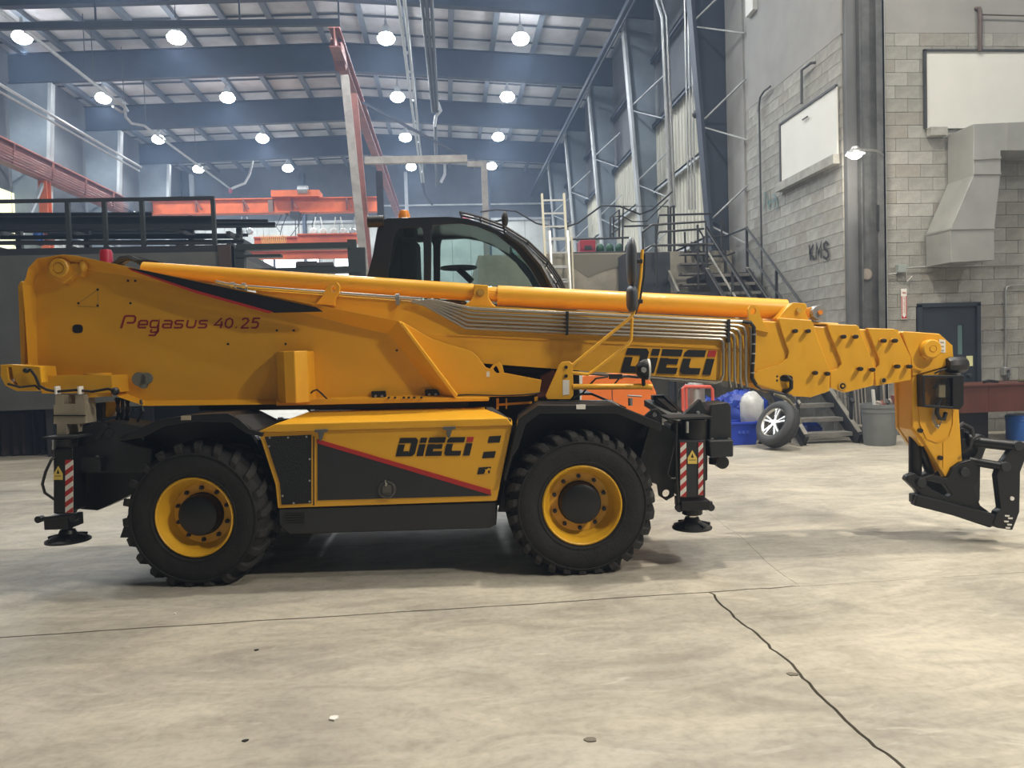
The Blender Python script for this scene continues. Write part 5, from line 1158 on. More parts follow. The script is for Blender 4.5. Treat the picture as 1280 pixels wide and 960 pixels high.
v = W(1258, 464, Y=YF-.05); g = G(); g.box(v.x-.07, v.x+.07, YF-.09, YF, v.z-.07, v.z+.07); ou = tag(g.build('wall_outlet', steelm, bevel=.01), 'metal outlet box at the end of the bent conduit', 'outlet')
g = G(); g.lathe([(.03, -.01), (.03, .0)], (v.x, YF-.09, v.z), 'Y', 12); g.tube([(v.x, YF-.1, v.z-.03), (v.x-.02, YF-.13, v.z-.1), (v.x-.02, YF-.08, v.z-.2)], .014, 6); g.build('plug', darkst, ou)
# extinguisher sign
v0, v1 = W(1126, 361, Y=YF), W(1133.6, 399, Y=YF)
s_ = wallbox(v0.x, v1.x, YF-.006, YF, v1.z, v0.z, decal_w, 'wall_sign', 'narrow white and red arrow sign left of the dark door', 'sign')
cx_ = (v0.x+v1.x)/2; hh = v0.z-v1.z; ww = v1.x-v0.x
g = G(); g.pr([(cx_-ww*.46, v1.z+hh*.02), (cx_-ww*.46, v1.z+hh*.76), (cx_-ww*.30, v1.z+hh*.76), (cx_-ww*.30, v1.z+hh*.15), (cx_-ww*.42, v1.z+hh*.15), (cx_, v1.z+hh*.045), (cx_+ww*.42, v1.z+hh*.15), (cx_+ww*.30, v1.z+hh*.15), (cx_+ww*.30, v1.z+hh*.76), (cx_+ww*.46, v1.z+hh*.76), (cx_+ww*.46, v1.z+hh*.02)], YF-.008, YF-.006); g.build('red_arrow_border', decal_r, s_)
mw = Matrix.Translation((cx_, YF-.009, v0.z-hh*.14)) @ Matrix.Rotation(math.pi/2, 4, 'X'); text_mesh('sign_text', 'FIRE', ww*.38, decal_r, s_, mw)
for k, ch in enumerate('EXTINGUISHER'):
    text_mesh('sign_text', ch, hh*.055, decal_r, s_, Matrix.Translation((cx_, YF-.009, v0.z-hh*(.27+.046*k))) @ Matrix.Rotation(math.pi/2, 4, 'X'))
# door
g = G(); g.box(door_l-.02, door_l+.05, YW-.06, YW+.06, 0, door_z); g.box(door_r-.05, door_r+.02, YW-.06, YW+.06, 0, door_z); g.box(door_l-.02, door_r+.02, YW-.06, YW+.06, door_z-.05, door_z+.02); do = struct(g.build('door_1', doorm, bevel=.004), 'dark navy steel door with narrow window')
g = G(); wv0, wv1 = W(1197, 406, Y=YW-.01), W(1204, 443, Y=YW-.01)
g.pr([(door_l+.055, .01), (door_r-.055, .01), (door_r-.055, door_z-.055), (door_l+.055, door_z-.055)], YW-.01, YW+.04, [[(wv0.x, wv1.z), (wv1.x, wv1.z), (wv1.x, wv0.z), (wv0.x, wv0.z)]]); g.build('door_leaf', doorm, do)
g = G(); g.box(wv0.x, wv1.x, YW+.01, YW+.02, wv1.z, wv0.z); g.build('pane', mat('door_pane', (.13, .22, .22), .15), do)
nv0, nv1 = W(1208, 445, Y=YW-.015), W(1216, 457.5, Y=YW-.015)
wallbox(nv0.x, nv1.x, YW-.018, YW-.012, nv1.z, nv0.z, paper, 'paper_note', 'pale yellow paper note stuck on the dark door', 'note')
v = W(1211, 469, Y=YW-.03); g = G(); g.lathe([(.03, -.05), (.03, .02)], tuple(v), 'Y', 12); g.build('door_knob', darkst, do)

# ================================================================ STAIRS AND DOCK
YD = 17.3; zd = W(760, 316, Y=YD).z; xd0 = W(598, 330, Y=YD).x
g = G(); g.box(xd0, XW-.08, YD, YD+.4, 0, zd); g.box(xd0, XW-.08, YD+.4, YD+5.5, zd-.25, zd); g.box(xd0, xd0+.4, YD+.4, YD+5.5, 0, zd-.25)
dk = struct(g.build('dock_wall', rough_conc), 'rough grey concrete dock wall behind the cab')
g = G(); p0, p1 = W(706, 343, Y=YD-.02), W(800, 318, Y=YD-.02)
q = [W(a_, b__, Y=YD-.004) for a_, b__ in ((712, 318), (800, 318), (800, 342), (785, 338), (770, 334), (748, 341), (735, 347), (722, 338), (710, 331))]
g.pr([(p.x, p.z) for p in q], YD-.012, YD-.001); g.build('render_patch', mat('patch_dark', (.17, .16, .13), .9), dk)
# railing of the dock
g = G()
def wr(px, py, y): return W(px, py, Y=y)
yr = YD+.1
g.tube([wr(714, 318, yr), wr(713.5, 302, yr), wr(716, 299, yr), wr(760, 298, yr), wr(786, 297, yr)], .025, 6); g.tube([wr(714, 316, yr), wr(788, 315, yr)], .02, 6)
tag(g.build('dock_railing', railk, smooth=True), 'low black pipe railing around the red toolbox on the dock', 'railing')
v0, v1 = wr(725, 317, YD+.4), wr(744, 300, YD+.4)
g = G(); g.box(v0.x, v1.x, YD+.35, YD+.75, zd, v1.z); tb_ = tag(g.build('toolbox', redbox, bevel=.015), 'dark red toolbox standing on the concrete dock', 'toolbox')
g = G(); c = (v0.x+v1.x)/2; g.box(c-.08, c+.08, YD+.33, YD+.35, zd+.12, zd+.22); g.build('latch', darkst, tb_)
for k in range(4):
    v = wr(750+k*12, 308, YD+.45); g = G(); g.ball((v.x, v.y, zd+.14), .10, .10, .14, 10, 7); g.box(v.x-.09, v.x+.09, v.y-.05, v.y+.1, zd, zd+.12)
    tag(g.build('pump_unit', greenm, smooth=True, ang=.6), 'dark green pump body, %s of the four right of the red toolbox' % ('first', 'second', 'third', 'fourth')[k], 'pump', 'green pumps on the dock')
# extension ladder
LA = empty('extension_ladder', W(693, 480, Y=YD-.35)); lb0 = LA.location.copy(); lb0.z = 0; LA.location = lb0
tag(LA, 'pale extension ladder leaning on the dock behind the cab', 'ladder')
def rel(v): return v-lb0
tl, tr_ = W(677, 243, Y=YD-.05), W(700, 243, Y=YD-.05)
def ladder(xl, xr, y0, y1, z0, z1, parent, m_, n):
    for xx in (xl, xr): g = G(); g.beam(rel(Vector((xx, y0, z0))), rel(Vector((xx+.0, y1, z1))), .045, .08, (0, 1, 0)); g.build('rail', m_, parent)
    for k in range(n):
        t = (k+.5)/n; g = G(); yy, zz = y0+(y1-y0)*t, z0+(z1-z0)*t; g.beam(rel(Vector((xl, yy, zz))), rel(Vector((xr, yy, zz))), .035, .035); g.build('rung', aluf, parent)
ladder(tl.x, tr_.x+.08, YD-1.0, YD-.10, .05, tl.z, LA, fibre, 17)
i0 = W(686, 290, Y=YD-.3); i1 = W(708, 290, Y=YD-.3)
ladder(i0.x, i1.x, YD-1.1, YD-.42, .05, i0.z, LA, aluf, 13)
for px in (711, 715):
    v = W(px, 295, Y=YD-.2); g = G(); g.beam((v.x, YD-.35, .02), (v.x, YD-.15, v.z), .035, .035); tag(g.build('wooden_pole', fibre), 'thin cream pole leaning right of the ladder, %s one' % ('left' if px == 711 else 'right'), 'pole', 'cream poles by the ladder')
# lower flight
ST = empty('staircase', (6.0, 13.8, 0)); tag(ST, 'worn black steel staircase climbing along the block wall', 'staircase'); so_ = Vector((6.0, 13.8, 0))
def stp(g, n, m_, par=ST, **k): g.v = [tuple(Vector(v)-so_) for v in g.v]; return g.build(n, m_, par, **k)
x0s, x1s = W(1003, 552, Y=11.7).x, 6.50
ya_, yb_ = 11.65, 16.0; zL = W(940, 340, Y=16.0).z
nst = 15
for xx in (x0s, x1s):
    g = G(); g.beam((xx, ya_-.05, .05), (xx, yb_, zL-.02), .06, .24); stp(g, 'stringer', railk)
    g = G(); g.beam((xx, ya_-.08, .18), (xx, yb_, zL+.11), .07, .02); stp(g, 'stringer_edge', mat('worn_edge', (.26, .25, .22), .55, var=.3, vscale=5))
for k in range(nst):
    t = (k+.8)/nst; y = ya_+(yb_-ya_)*t; z = zL*t
    g = G(); g.box(x0s+.03, x1s-.03, y-.14, y+.14, z-.04, z); g.box(x0s+.03, x1s-.03, y-.145, y-.13, z-.06, z+.003); stp(g, 'tread', stepg)
def railing(path, name='handrail', posts=(), h=.0, r=.024):
    g = G(); g.tube(path, r, 8); stp(g, name, railk, smooth=True)
for xx, ex in ((x0s, 0), (x1s, 0)):
    for dz_ in (.95, .50):
        g = G(); g.tube([(xx, ya_+.1, .15+dz_), (xx, yb_, zL+dz_)], .024, 8); stp(g, 'handrail', railk if (dz_ > .9 or xx > 6) else MATS['worn_edge'], smooth=True)
    for t in (0.02, .33, .66, 1.0):
        y = ya_+.1+(yb_-ya_-.1)*t; z = zL*t; g = G(); g.beam((xx, y, z), (xx, y, z+.97), .045, .045); stp(g, 'post', railk)
# landing
g = G(); g.box(x0s-.05, 6.65, yb_, 17.25, zL-.12, zL); stp(g, 'landing', railk)
g = G(); g.tube([(x1s, yb_, zL+.95), (x1s-.05, 17.15, zL+.95), (x0s+.35, 17.2, zL+.95), (x0s+.2, 17.2, zL+1.2)], .024, 8); g.tube([(x1s-.05, 16.6, zL+.5), (x1s-.05, 17.15, zL+.5), (x0s+.35, 17.2, zL+.5), (x0s+.2, 17.2, zL+.7)], .024, 8); stp(g, 'handrail', railk, smooth=True)
for X_, Y_ in ((x1s-.05, 17.15), (x0s+.35, 17.2)): g = G(); g.beam((X_, Y_, zL), (X_, Y_, zL+.95), .045, .045); stp(g, 'post', railk)
# left platform
PF = empty('steel_platform', (4.6, 15.5, 0)); tag(PF, 'black steel platform with pipe railings left of the staircase', 'platform'); so_ = Vector((4.6, 15.5, 0))
def pfp(g, n, m_, **k): g.v = [tuple(Vector(v)-so_) for v in g.v]; return g.build(n, m_, PF, **k)
yp = 15.2; pz = W(840, 366, Y=yp).z; xp0, xp1 = W(800, 366, Y=yp).x, x0s-.06
g = G(); g.box(xp0, xp1, yp, 17.2, pz-.06, pz); pfp(g, 'deck', railk)
g = G(); g.box(xp0, xp1, yp-.03, yp, pz-.55, pz-.02); pfp(g, 'front_channel', mat('channel_navy', (.018, .024, .034), .5)); g = G(); g.box(xp0, xp1, yp-.06, yp+.02, pz-.60, pz-.55); pfp(g, 'channel_lip', MATS['worn_edge'])
g = G(); g.box(xp0, W(838, 340, Y=16.3).x, 16.3, 17.1, pz, W(838, 315, Y=16.3).z); pfp(g, 'riser_box', MATS['channel_navy'])
for px in (802, 838, 872):
    for y in (yp+.1, 17.0):
        X_ = W(px, 366, Y=yp).x; g = G(); g.beam((X_, y, 0), (X_, y, pz-.06), .1, .1); pfp(g, 'leg', railk)
n2 = 5; zt2 = zd+.15
for k in range(n2):
    z = pz+(zt2-pz)*(k+1)/n2; y = 15.9+1.3*(k+1)/n2; g = G(); g.box(W(850, 330, Y=y).x, W(890, 330, Y=y).x, y-.14, y+.12, z-.04, z); pfp(g, 'tread', stepg)
for px in (845, 893):
    g = G(); g.beam((W(px, 340, Y=15.8).x, 15.7, pz), (W(px, 340, Y=15.8).x, 17.3, zt2), .05, .16); pfp(g, 'stringer', MATS['worn_edge'] if px == 845 else railk)
# railings traced on three planes
def prl(pts, y, r=.024, m_=railk, nm='handrail'): g = G(); g.tube([W(a_, b__, Y=y) for a_, b__ in pts], r, 8); pfp(g, nm, m_, smooth=True)
prl([(804, 314), (803, 290), (815, 281), (882, 277), (884, 318)], yp); prl([(804, 314), (814, 307), (884, 305)], yp); 
for px in (820, 872): prl([(px, 281), (px+1, 362)], yp, nm='post')
prl([(819, 335), (820, 296), (824, 290), (880, 286)], 16.2); prl([(883, 283), (905, 318), (935, 362), (960, 400)], yp-.2, .02); 
prl([(778, 314), (779, 258), (835, 258), (836, 340)], 17.5); prl([(779, 283), (810, 282)], 17.5); prl([(763, 297), (763, 272), (774, 262), (774, 296)], 17.5); prl([(767, 297), (767, 271), (776, 270)], 17.5, .02); prl([(764, 293), (775, 284)], 17.5, .02)
prl([(838, 340), (838, 259), (842, 257), (843, 315)], 17.4, .03); prl([(821, 290), (824, 269), (890, 267)], 17.3); prl([(856, 290), (857, 330)], 17.3)
prl([(900, 275), (908, 290)], 16.6); prl([(902, 250+25), (902, 320)], 16.6)
# thick cable draped along the wall
g = G(); g.tube([W(600, 265, Y=19), W(620, 262, Y=19), W(645, 264, Y=19), W(670, 279, Y=19), W(700, 286, Y=19), W(722, 279, Y=18.5), W(752, 257, Y=18.2), W(775, 258, Y=18), W(800, 268, Y=18), W(815, 262, Y=18.3), W(840, 240, Y=18.8)], .022, 6)
g.tube([W(778, 270, Y=18), W(790, 277, Y=18), W(808, 277, Y=18), W(835, 250, Y=18.5)], .015, 6); tag(g.build('draped_cable', hose, smooth=True), 'long black cable draped behind ladder and dock railing', 'cable')
# conduits climbing the right wall
for px, lab in ((833, 'left of the pair'), (838, 'right of the pair')):
    v0, v1 = W(px+5, 260, Y=19.6), W(px-5, 22, Y=19.6); g = G(); g.tube([v0, v1, v1+Vector((-.15, 0, .5)), v1+Vector((-.6, 0, .9))], .05, 8)
    tag(g.build('wall_conduit', steelm, smooth=True), 'thick galvanised conduit up the corrugated wall, %s' % lab, 'conduit', 'conduits on the right wall')
for k, px in enumerate((859, 863, 867)):
    v0, v1 = W(px+2, 262, Y=18.2), W(px-4, -40, Y=18.2); g = G(); g.tube([v0, v1], .02, 6)
    tag(g.build('wall_conduit', steelm, smooth=True), 'thin conduit beside the nearest frame column, %s of three' % ('left', 'middle', 'right')[k], 'conduit', 'thin conduits by the near column')
v = W(869, 143, Y=17.84); g = G(); g.ball(tuple(v), .07, .08, .09); g.tube([v, v+Vector((.18, 0, .03)), v+Vector((.2, 0, -.1))], .015, 6); tag(g.build('dome_camera', darkst, smooth=True), 'small dark dome fixture clamped on the nearest frame column', 'fixture')
v = W(956, 5, Y=16.0); g = G(); g.box(v.x-.35, v.x+.3, 15.8, 16.2, v.z-.2, v.z+2); tag(g.build('roof_unit', board), 'white box hanging at the top beside the block wall', 'box')

# ================================================================ LEFT MEZZANINE
YM_ = W(30, 573, Z=0).y; zT = W(120, 309, Y=YM_).z; zBt = W(20, 513, Y=YM_).z; xM = W(293, 400, Y=YM_).x
MZ = empty('mezzanine_wall', (-8, YM_, 0)); struct(MZ, 'grey concrete mezzanine front with a steel rail on top')
g = G(); x = -16
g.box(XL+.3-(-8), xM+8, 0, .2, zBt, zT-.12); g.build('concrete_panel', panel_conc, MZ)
g = G(); g.box(XL+.3+8, xM+8, .0, 4.5, zT-.12, zT); g.build('deck', railk, MZ)
g = G(); g.box(xM+8-.22, xM+8, -.06, .2, 0, zT); g.build('end_post', mat('end_post_brown', (.05, .03, .025), .6), MZ)
g = G(); g.box(XL+.3+8, xM+8-.22, 1.2, 1.3, 0, zBt+.6); g.build('back_curtain', blacksoft, MZ)
for k, px in enumerate((-60, 60, 150)):
    X_ = W(px, 560, Y=YM_).x; g = G(); g.box(X_+8-.06, X_+8+.06, .1, .2, 0, zBt); g.build('leg', railk, MZ)
ORD = ['first', 'second', 'third', 'fourth', 'fifth', 'sixth', 'seventh', 'eighth', 'ninth', 'tenth', 'eleventh', 'twelfth']
k = 0; x = -8.8
while x < -5.6:
    w_ = random.uniform(.25, .5); top_ = zBt-random.uniform(.02, .12); dd = random.uniform(.05, .25)
    n = 8; g = G(); f_ = []
    for i in range(n+1):
        t = i/n; f_.append((x+w_*t, YM_+.35+dd+.05*math.sin(t*14+x)))
    vs = [(a_, b__, top_) for a_, b__ in f_]+[(a_, b__, .02) for a_, b__ in f_]+[(a_, b__+.06, top_) for a_, b__ in f_]+[(a_, b__+.06, .02) for a_, b__ in f_]; m = n+1
    fs = []
    for i in range(n): fs += [(i, m+i, m+i+1, i+1), (2*m+i, 2*m+i+1, 3*m+i+1, 3*m+i), (i, i+1, 2*m+i+1, 2*m+i)]
    fs += [(0, 2*m, 3*m, m), (n, m+n, 3*m+n, 2*m+n)]
    g.add(vs, fs); o = g.build('hanging_coat', mat('coat_%d' % (k % 3), ((.010, .010, .013), (.022, .012, .014), (.010, .014, .024))[k % 3], .9), smooth=True)
    tag(o, '%s dark coat from the left, hanging under the concrete mezzanine panel' % ORD[k], 'coat', 'coats under the mezzanine'); x += w_+random.uniform(0, .12); k += 1
# railing on the mezzanine
RA = empty('mezzanine_railing', (-8, YM_+.08, zT)); tag(RA, 'black railing along the top of the left mezzanine', 'railing'); ra = Vector((-8, YM_+.08, zT))
yR = YM_+.08
g = G(); g.beam(W(-120, 254, Y=yR)-ra, W(268, 247.5, Y=yR)-ra, .06, .06); g.build('top_rail', railk, RA)
g = G(); g.beam(W(-120, 308, Y=yR)-ra+Vector((0, 0, .05)), W(268, 304, Y=yR)-ra, .06, .05); g.build('bottom_rail', railk, RA)
for px in (-10, 84, 130, 177, 266):
    v = W(px, 250, Y=yR)-ra; g = G(); g.beam((v.x, 0, 0), (v.x, 0, v.z), .07, .07); g.build('post', mat('post_green', (.022, .027, .027), .5), RA)
# stock lying on the mezzanine
bars = [((-60, 270), (190, 269), .10, 15.2, 0), ((-60, 280), (268, 279), .24, 15.0, 0), ((110, 283), (344, 281), .10, 15.6, 0), ((120, 276), (335, 277), .08, 15.9, 0), ((-60, 297), (300, 296), .07, 15.3, 0), ((-60, 304), (305, 302), .07, 15.1, 0), ((-60, 289), (240, 290), .05, 16.0, 0), ((60, 293), (310, 294), .06, 16.3, 0)]
for k, (a_, b__, h, y, _) in enumerate(bars):
    g = G(); g.ibeam(W(*a_, Y=y), W(*b__, Y=y), h*.9, h, .02); tag(g.build('steel_bar', mat('stock_black', (.018, .022, .028), .5)), 'long dark steel section on the mezzanine rack, %s from the top' % ('first', 'third', 'fourth', 'second', 'seventh', 'lowest', 'fifth', 'sixth')[k], 'steel bar', 'steel stock on the mezzanine')
for k, px in enumerate((25, 110, 240, 300)):
    v = W(px, 309, Y=15.7); t_ = W(px, 270 if k < 3 else 280, Y=15.7); g = G(); g.beam((v.x, 15.7, zT), (v.x, 15.7, t_.z), .10, .10); g.beam((v.x, 14.9, zT+.1), (v.x, 16.5, zT+.1), .08, .08); g.beam((v.x, 14.9, (zT+t_.z)/2), (v.x, 16.5, (zT+t_.z)/2), .08, .08)
    tag(g.build('rack_post', railk), 'black rack post between the stacked steel on the mezzanine, %s from the left' % ('first', 'second', 'third', 'fourth')[k], 'rack')
for k, (px, m_) in enumerate(((48, drumb), (62, rust))):
    v0, v1 = W(px-5, 306, Y=17.2), W(px+5, 288, Y=17.2); g = G(); g.lathe([(.0, 0), (.10, 0), (.105, .02), (.10, .04), (.10, v1.z-v0.z), (0, v1.z-v0.z)], ((v0.x+v1.x)/2, 17.2, v0.z), 'Z', 14)
    tag(g.build('tin', m_, smooth=True, ang=.5), '%s seen through the mezzanine rack' % ('blue tin' if k == 0 else 'rust-red tin'), 'tin')
# dark racks right of the mezzanine
yk = 14.45
RK = empty('open_rack', W(370, 309, Y=yk)); tag(RK, 'black open rack right of the mezzanine, in front of the orange beams', 'rack'); rk = RK.location.copy()
for a_, b__, h in (((297, 310), (440, 307), .11), ((297, 341), (452, 337), .12), ((297, 321), (352, 320), .05)):
    g = G(); g.beam(W(*a_, Y=yk)-rk, W(*b__, Y=yk)-rk, .2, h); g.build('rack_beam', mat('rack_dark', (.02, .028, .028), .5), RK)
for px, y0_, y1_ in ((440, 300, 480), (451, 310, 480), (300, 310, 480)):
    g = G(); g.beam(W(px, y0_, Y=yk)-rk, Vector((W(px, y0_, Y=yk).x, yk, 0))-rk, .16, .16); g.build('rack_post', MATS['rack_dark'], RK)
for px, r_, lab in ((384, .10, 'rounded black motor'), (404, .08, 'small black gearbox')):
    v = W(px, 333, Y=yk); g = G(); g.lathe([(0, -.2), (r_, -.18), (r_, .18), (0, .2)], (v.x, v.y, v.z+.0), 'X', 12); g.box(v.x-.15, v.x+.15, v.y-.08, v.y+.08, v.z-.11, v.z-.05); tag(g.build('motor', hose, smooth=True, ang=.5), lab+' on the lower beam of the open rack', 'motor')

# ================================================================ CRANES AND RUNWAYS
# left runway, orange-red
zr_ = 8.1; p0 = W(0, 183, X=-14.2); p1 = W(178, 262, X=-14.2); zr_ = (p0.z+p1.z)/2
RW = empty('crane_runway', (-14.2, 25, zr_)); tag(RW, 'red-oxide crane runway beam along the left wall', 'crane runway')
g = G(); g.ibeam((0, -12, -.2), (0, 10.5, -.2), .35, .75, .03); g.build('runway_beam', rust, RW)
g = G(); g.box(-.04, .04, -12, 10.5, .18, .26); g.build('rail', orange, RW)
for k in range(5): g = G(); g.tube([(.22, -12, -.12-.09*k), (.22, 10.5, -.12-.09*k)], .018, 5); g.build('conductor_bar', rust, RW)
for y in (-6, -3.5, -1, 1.5, 4, 6.5, 9): g = G(); g.beam((.18, y, -.55), (.26, y, .1), .05, .05); g.build('web_stiffener', rust, RW)
v = W(56, 240, X=-14.2); g = G(); g.ibeam((0, v.y-25, -.6), (0, v.y-25, -zr_), .3, .3, .03, (0, 1, 0)); g.build('runway_post', orange, RW)
g = G(); g.beam((0, v.y-25-2, -3.2), (0, v.y-25-.1, -.7), .1, .1); g.build('post_brace', flange, RW)
# bridge crane girder
yc = 35.0
BR = empty('bridge_crane', W(330, 258, Y=yc)); bo_ = BR.location.copy(); tag(BR, 'orange bridge crane girder with trolley crossing the back of the hall', 'crane')
def cp(px, py, y=yc): return W(px, py, Y=y)-bo_
g = G(); a_, b__ = cp(188, 257.5), cp(475, 258); hgt = 14.5/950*36
g.box(a_.x, b__.x, -.15, .15, -hgt/2, hgt/2); g.box(a_.x, b__.x, -.25, .25, hgt/2, hgt/2+.05); g.box(a_.x, b__.x, -.25, .25, -hgt/2-.05, -hgt/2); g.build('girder', orange, BR)
for px in (247, 306, 366, 434):
    g = G(); q = cp(px, 258); g.box(q.x-.03, q.x+.03, -.22, -.15, -hgt/2, hgt/2); g.beam((q.x, -.3, hgt/2), (q.x+.25, -.3, -hgt/2+.1), .06, .06); g.build('stiffener', rust, BR)
g = G(); q = cp(184, 260); g.lathe([(.25, -.1), (.25, .1), (.12, .12)], (q.x-.1, -.1, -.05), 'Y', 16); g.box(q.x-.4, q.x+.3, -.4, .4, -.2, .2); g.build('end_truck', darkst, BR)
g = G(); a_, b__ = cp(342, 248), cp(401, 240); g.box(a_.x, b__.x, -.5, .5, hgt/2+.05, b__.z); g.build('trolley', orange, BR)
g = G(); a_, b__ = cp(375, 248), cp(387, 236); g.lathe([(.2, 0), (.2, b__.x-a_.x)], (a_.x, -.4, b__.z-.15), 'X', 14); g.build('hoist_drum', steelm, BR)
g = G(); q = cp(340, 262); g.box(q.x-.10, q.x+.10, -.27, -.16, -.30, .24); g.build('limit_box', mat('limit_grey', (.16, .10, .08), .6), BR)
g = G(); q = cp(370, 270); g.box(q.x-.2, q.x+.2, -.3, .1, q.z-.15, q.z+.15); g.build('hook_block', hose, BR)
g = G()
for dx, y0_, y1_ in ((-.05, 272, 335), (.1, 272, 335)): q, r_ = cp(371, y0_), cp(372, y1_); g.tube([(q.x+dx, -.1, q.z), (r_.x+dx, -.1, r_.z)], .02, 5)
for pts in (((360, 266), (352, 285), (350, 296)), ((380, 266), (372, 283), (362, 297)), ((396, 266), (390, 280), (391, 292)), ((355, 266), (366, 272)), ((371, 274), (378, 266)), ((352, 268), (345, 283), (350, 290))): g.tube([cp(*p) for p in pts], .018, 5)
g.build('hoist_cables', hose, BR)
# lower orange beams with coiled yellow festoon
for k, (a_, b__, y, h, lab) in enumerate((((372, 299), (452, 298), 33.2, .42, 'upper'), ((318, 302), (372, 301), 33.4, .36, 'upper left'), ((305, 319), (448, 317.5), 32.5, .36, 'lower'))):
    g = G(); g.ibeam(W(*a_, Y=y), W(*b__, Y=y), .3, h, .05); tag(g.build('orange_beam', orange), '%s orange steel beam below the bridge crane' % lab, 'beam')
g = G()
for k in range(13):
    v = W(326+k*2.4, 293.5, Y=33.04); g.tube([v, v+Vector((.02, 0, -.25)), v+Vector((.05, 0, -.42)), v+Vector((.08, 0, -.2)), v+Vector((.085, 0, 0))], .012, 5)
tag(g.build('festoon_cable', mat('festoon_yellow', (.75, .45, .12), .5), smooth=True), 'yellow festoon cable loops hanging at the upper orange beam', 'cable', None, 'stuff')
for k, px in enumerate((392, 404, 417, 429, 300, 312, 441)):
    v = W(px, 286 if k % 2 else 288, Y=33.2); v.z = W(px, 293, Y=33.2).z+.14; g = G(); g.lathe([(.10, -.05), (.16, 0), (.10, .05)], tuple(v), 'Y', 12); g.tube([v, v+Vector((.1*(-1)**k, 0, .6))], .03, 5); tag(g.build('chain_hoist', board if k < 4 else steelm, smooth=True), 'small pale hoist wheel above the orange beam, %s from the left' % ('third', 'fourth', 'fifth', 'sixth', 'first', 'second', 'last')[k], 'hoist', 'hoists on the orange beam')
# middle runway beam with its props
zq = 10.3; q0, q1 = W(418, 46, Z=zq), W(498, 268, Z=zq)
RB = empty('runway_beam', (q1.x, 30, zq)); rb_ = Vector((q1.x, 30, zq)); tag(RB, 'rusty red overhead beam receding to the back wall', 'beam')
xq_ = (q0.x+q1.x)/2
g = G(); g.ibeam(Vector((q0.x, q0.y, zq+.0))-rb_, Vector((q1.x, min(q1.y, 47.4), zq))-rb_, .30, .55, .04); g.build('beam', rust, RB)
yq = 22.5; v0 = W(431, 95, Y=yq); v1 = W(455, 330, Y=yq)
g = G(); v2 = v1+(v1-v0)*(v1.z/(v0.z-v1.z)); g.ibeam(v0-rb_, v2-rb_, .22, .22, .03, (0, 1, 0)); g.build('prop', raily, RB)
v0 = W(441, 118, Y=yq+.5); v1 = W(457, 300, Y=yq+.5); v2 = v1+(v1-v0)*(v1.z/(v0.z-v1.z)); g = G(); g.beam(v0-rb_, v2-rb_, .26, .2); g.build('prop', rust, RB)
g = G(); g.beam(W(427, 85, Y=yq)-rb_, W(420, 50, Y=yq-.6)-rb_, .3, .35); g.build('prop_head', rust, RB)
g = G(); ar0, ar1 = W(456, 201, Y=yq), W(584, 198.5, Y=yq); g.beam(ar0-rb_, ar1-rb_, .16, .2); g.build('cross_arm', raily, RB)
g = G(); g.beam(W(453, 128, Y=yq)-rb_, W(580, 196, Y=yq)-rb_, .06, .07); g.build('arm_brace', frame_blue, RB)
v = W(605, 205, Y=26); u = W(608, 270, Y=26); g = G(); g.beam((v.x, 26, v.z), (v.x, 26, 0), .2, .22); g.beam((W(584, 199, Y=26).x, 26, v.z), (v.x+.1, 26, v.z), .14, .18); tag(g.build('steel_prop', raily), 'worn beige post standing behind the cab roof', 'post')
v = W(474, 215, Y=20); g = G(); g.ibeam((v.x, 20, v.z), (v.x, 20, 0), .16, .2, .02, (0, 1, 0)); tag(g.build('steel_prop', frame_blue), 'dark blue-grey post just left of the cab', 'post')
# thin rail hung below the nearest frame
v0, v1 = W(-60, 34, Y=20.0), W(425, 28, Y=20.0); g = G(); g.beam(v0, v1, .12, .16)
for px in (120, 300, 424): u = W(px, 30, Y=20); g.beam(u, (u.x, 20, zt(u.x)), .04, .04)
tag(g.build('hanging_rail', frame_blue), 'long dark rail hung level under the roof at top left', 'rail')
# conduits under the roof, running with the hall
zc = 11.2
def runc(pts, z, r, nm, lab, m_=steelm, cat='conduit'):
    g = G(); g.tube([W(a_, b__, Z=z) if len(t) == 0 else W(a_, b__, Z=t[0]) for a_, b__, *t in pts], r, 7); return tag(g.build(nm, m_, smooth=True), lab, cat)
runc([(-60, -32), (158, 136)], zc, .06, 'ceiling_conduit', 'thick grey conduit rising to the top left corner of the roof')
runc([(141, 133), (152, 140), (160, 138)], zc, .05, 'ceiling_conduit', 'short bend at the end of the upper left conduit')
runc([(155, 128), (157, 146), (164, 154), (180, 157), (288, 236)], zc, .055, 'ceiling_conduit', 'grey conduit dropping and running on above the crane at left')
runc([(-40, 82), (102, 166), (176, 209)], 10.2, .05, 'ceiling_conduit', 'thinner conduit low along the left side of the roof')
runc([(-40, 92), (174, 214)], 10.0, .04, 'ceiling_conduit', 'second thin conduit under the one low along the left')
for k, (px, py) in enumerate(((107, 94), (117, 102), (155, 128), (182, 152), (245, 202))):
    u = W(px, py, Z=zc); g = G(); g.tube([u, (u.x, u.y, zt(u.x))], .015, 5); tag(g.build('hanger_rod', darkst), 'thin rod holding the left ceiling conduit, %s from the left' % ('first', 'second', 'third', 'fourth', 'fifth')[k], 'rod', 'rods of the left conduit')
g = G(); yh = W(290, 236, Z=zc).y; g.tube([W(289, 236, Y=yh), W(296, 233, Y=yh), W(306, 229, Y=yh), W(312, 218, Y=yh), W(316, 200, Y=yh)], .07, 8); tag(g.build('flexible_hose', mat('pale_hose', (.55, .55, .55), .5), smooth=True), 'pale curved hose hanging at the end of the left conduit', 'hose')
u = W(288, 238, Y=yh); g = G(); g.lathe([(.05, -.15), (.09, -.1), (.09, .1), (.04, .15)], tuple(u), 'Z', 10); tag(g.build('hose_reel', redp, smooth=True), 'red connector where the pale curved hose ends', 'connector')
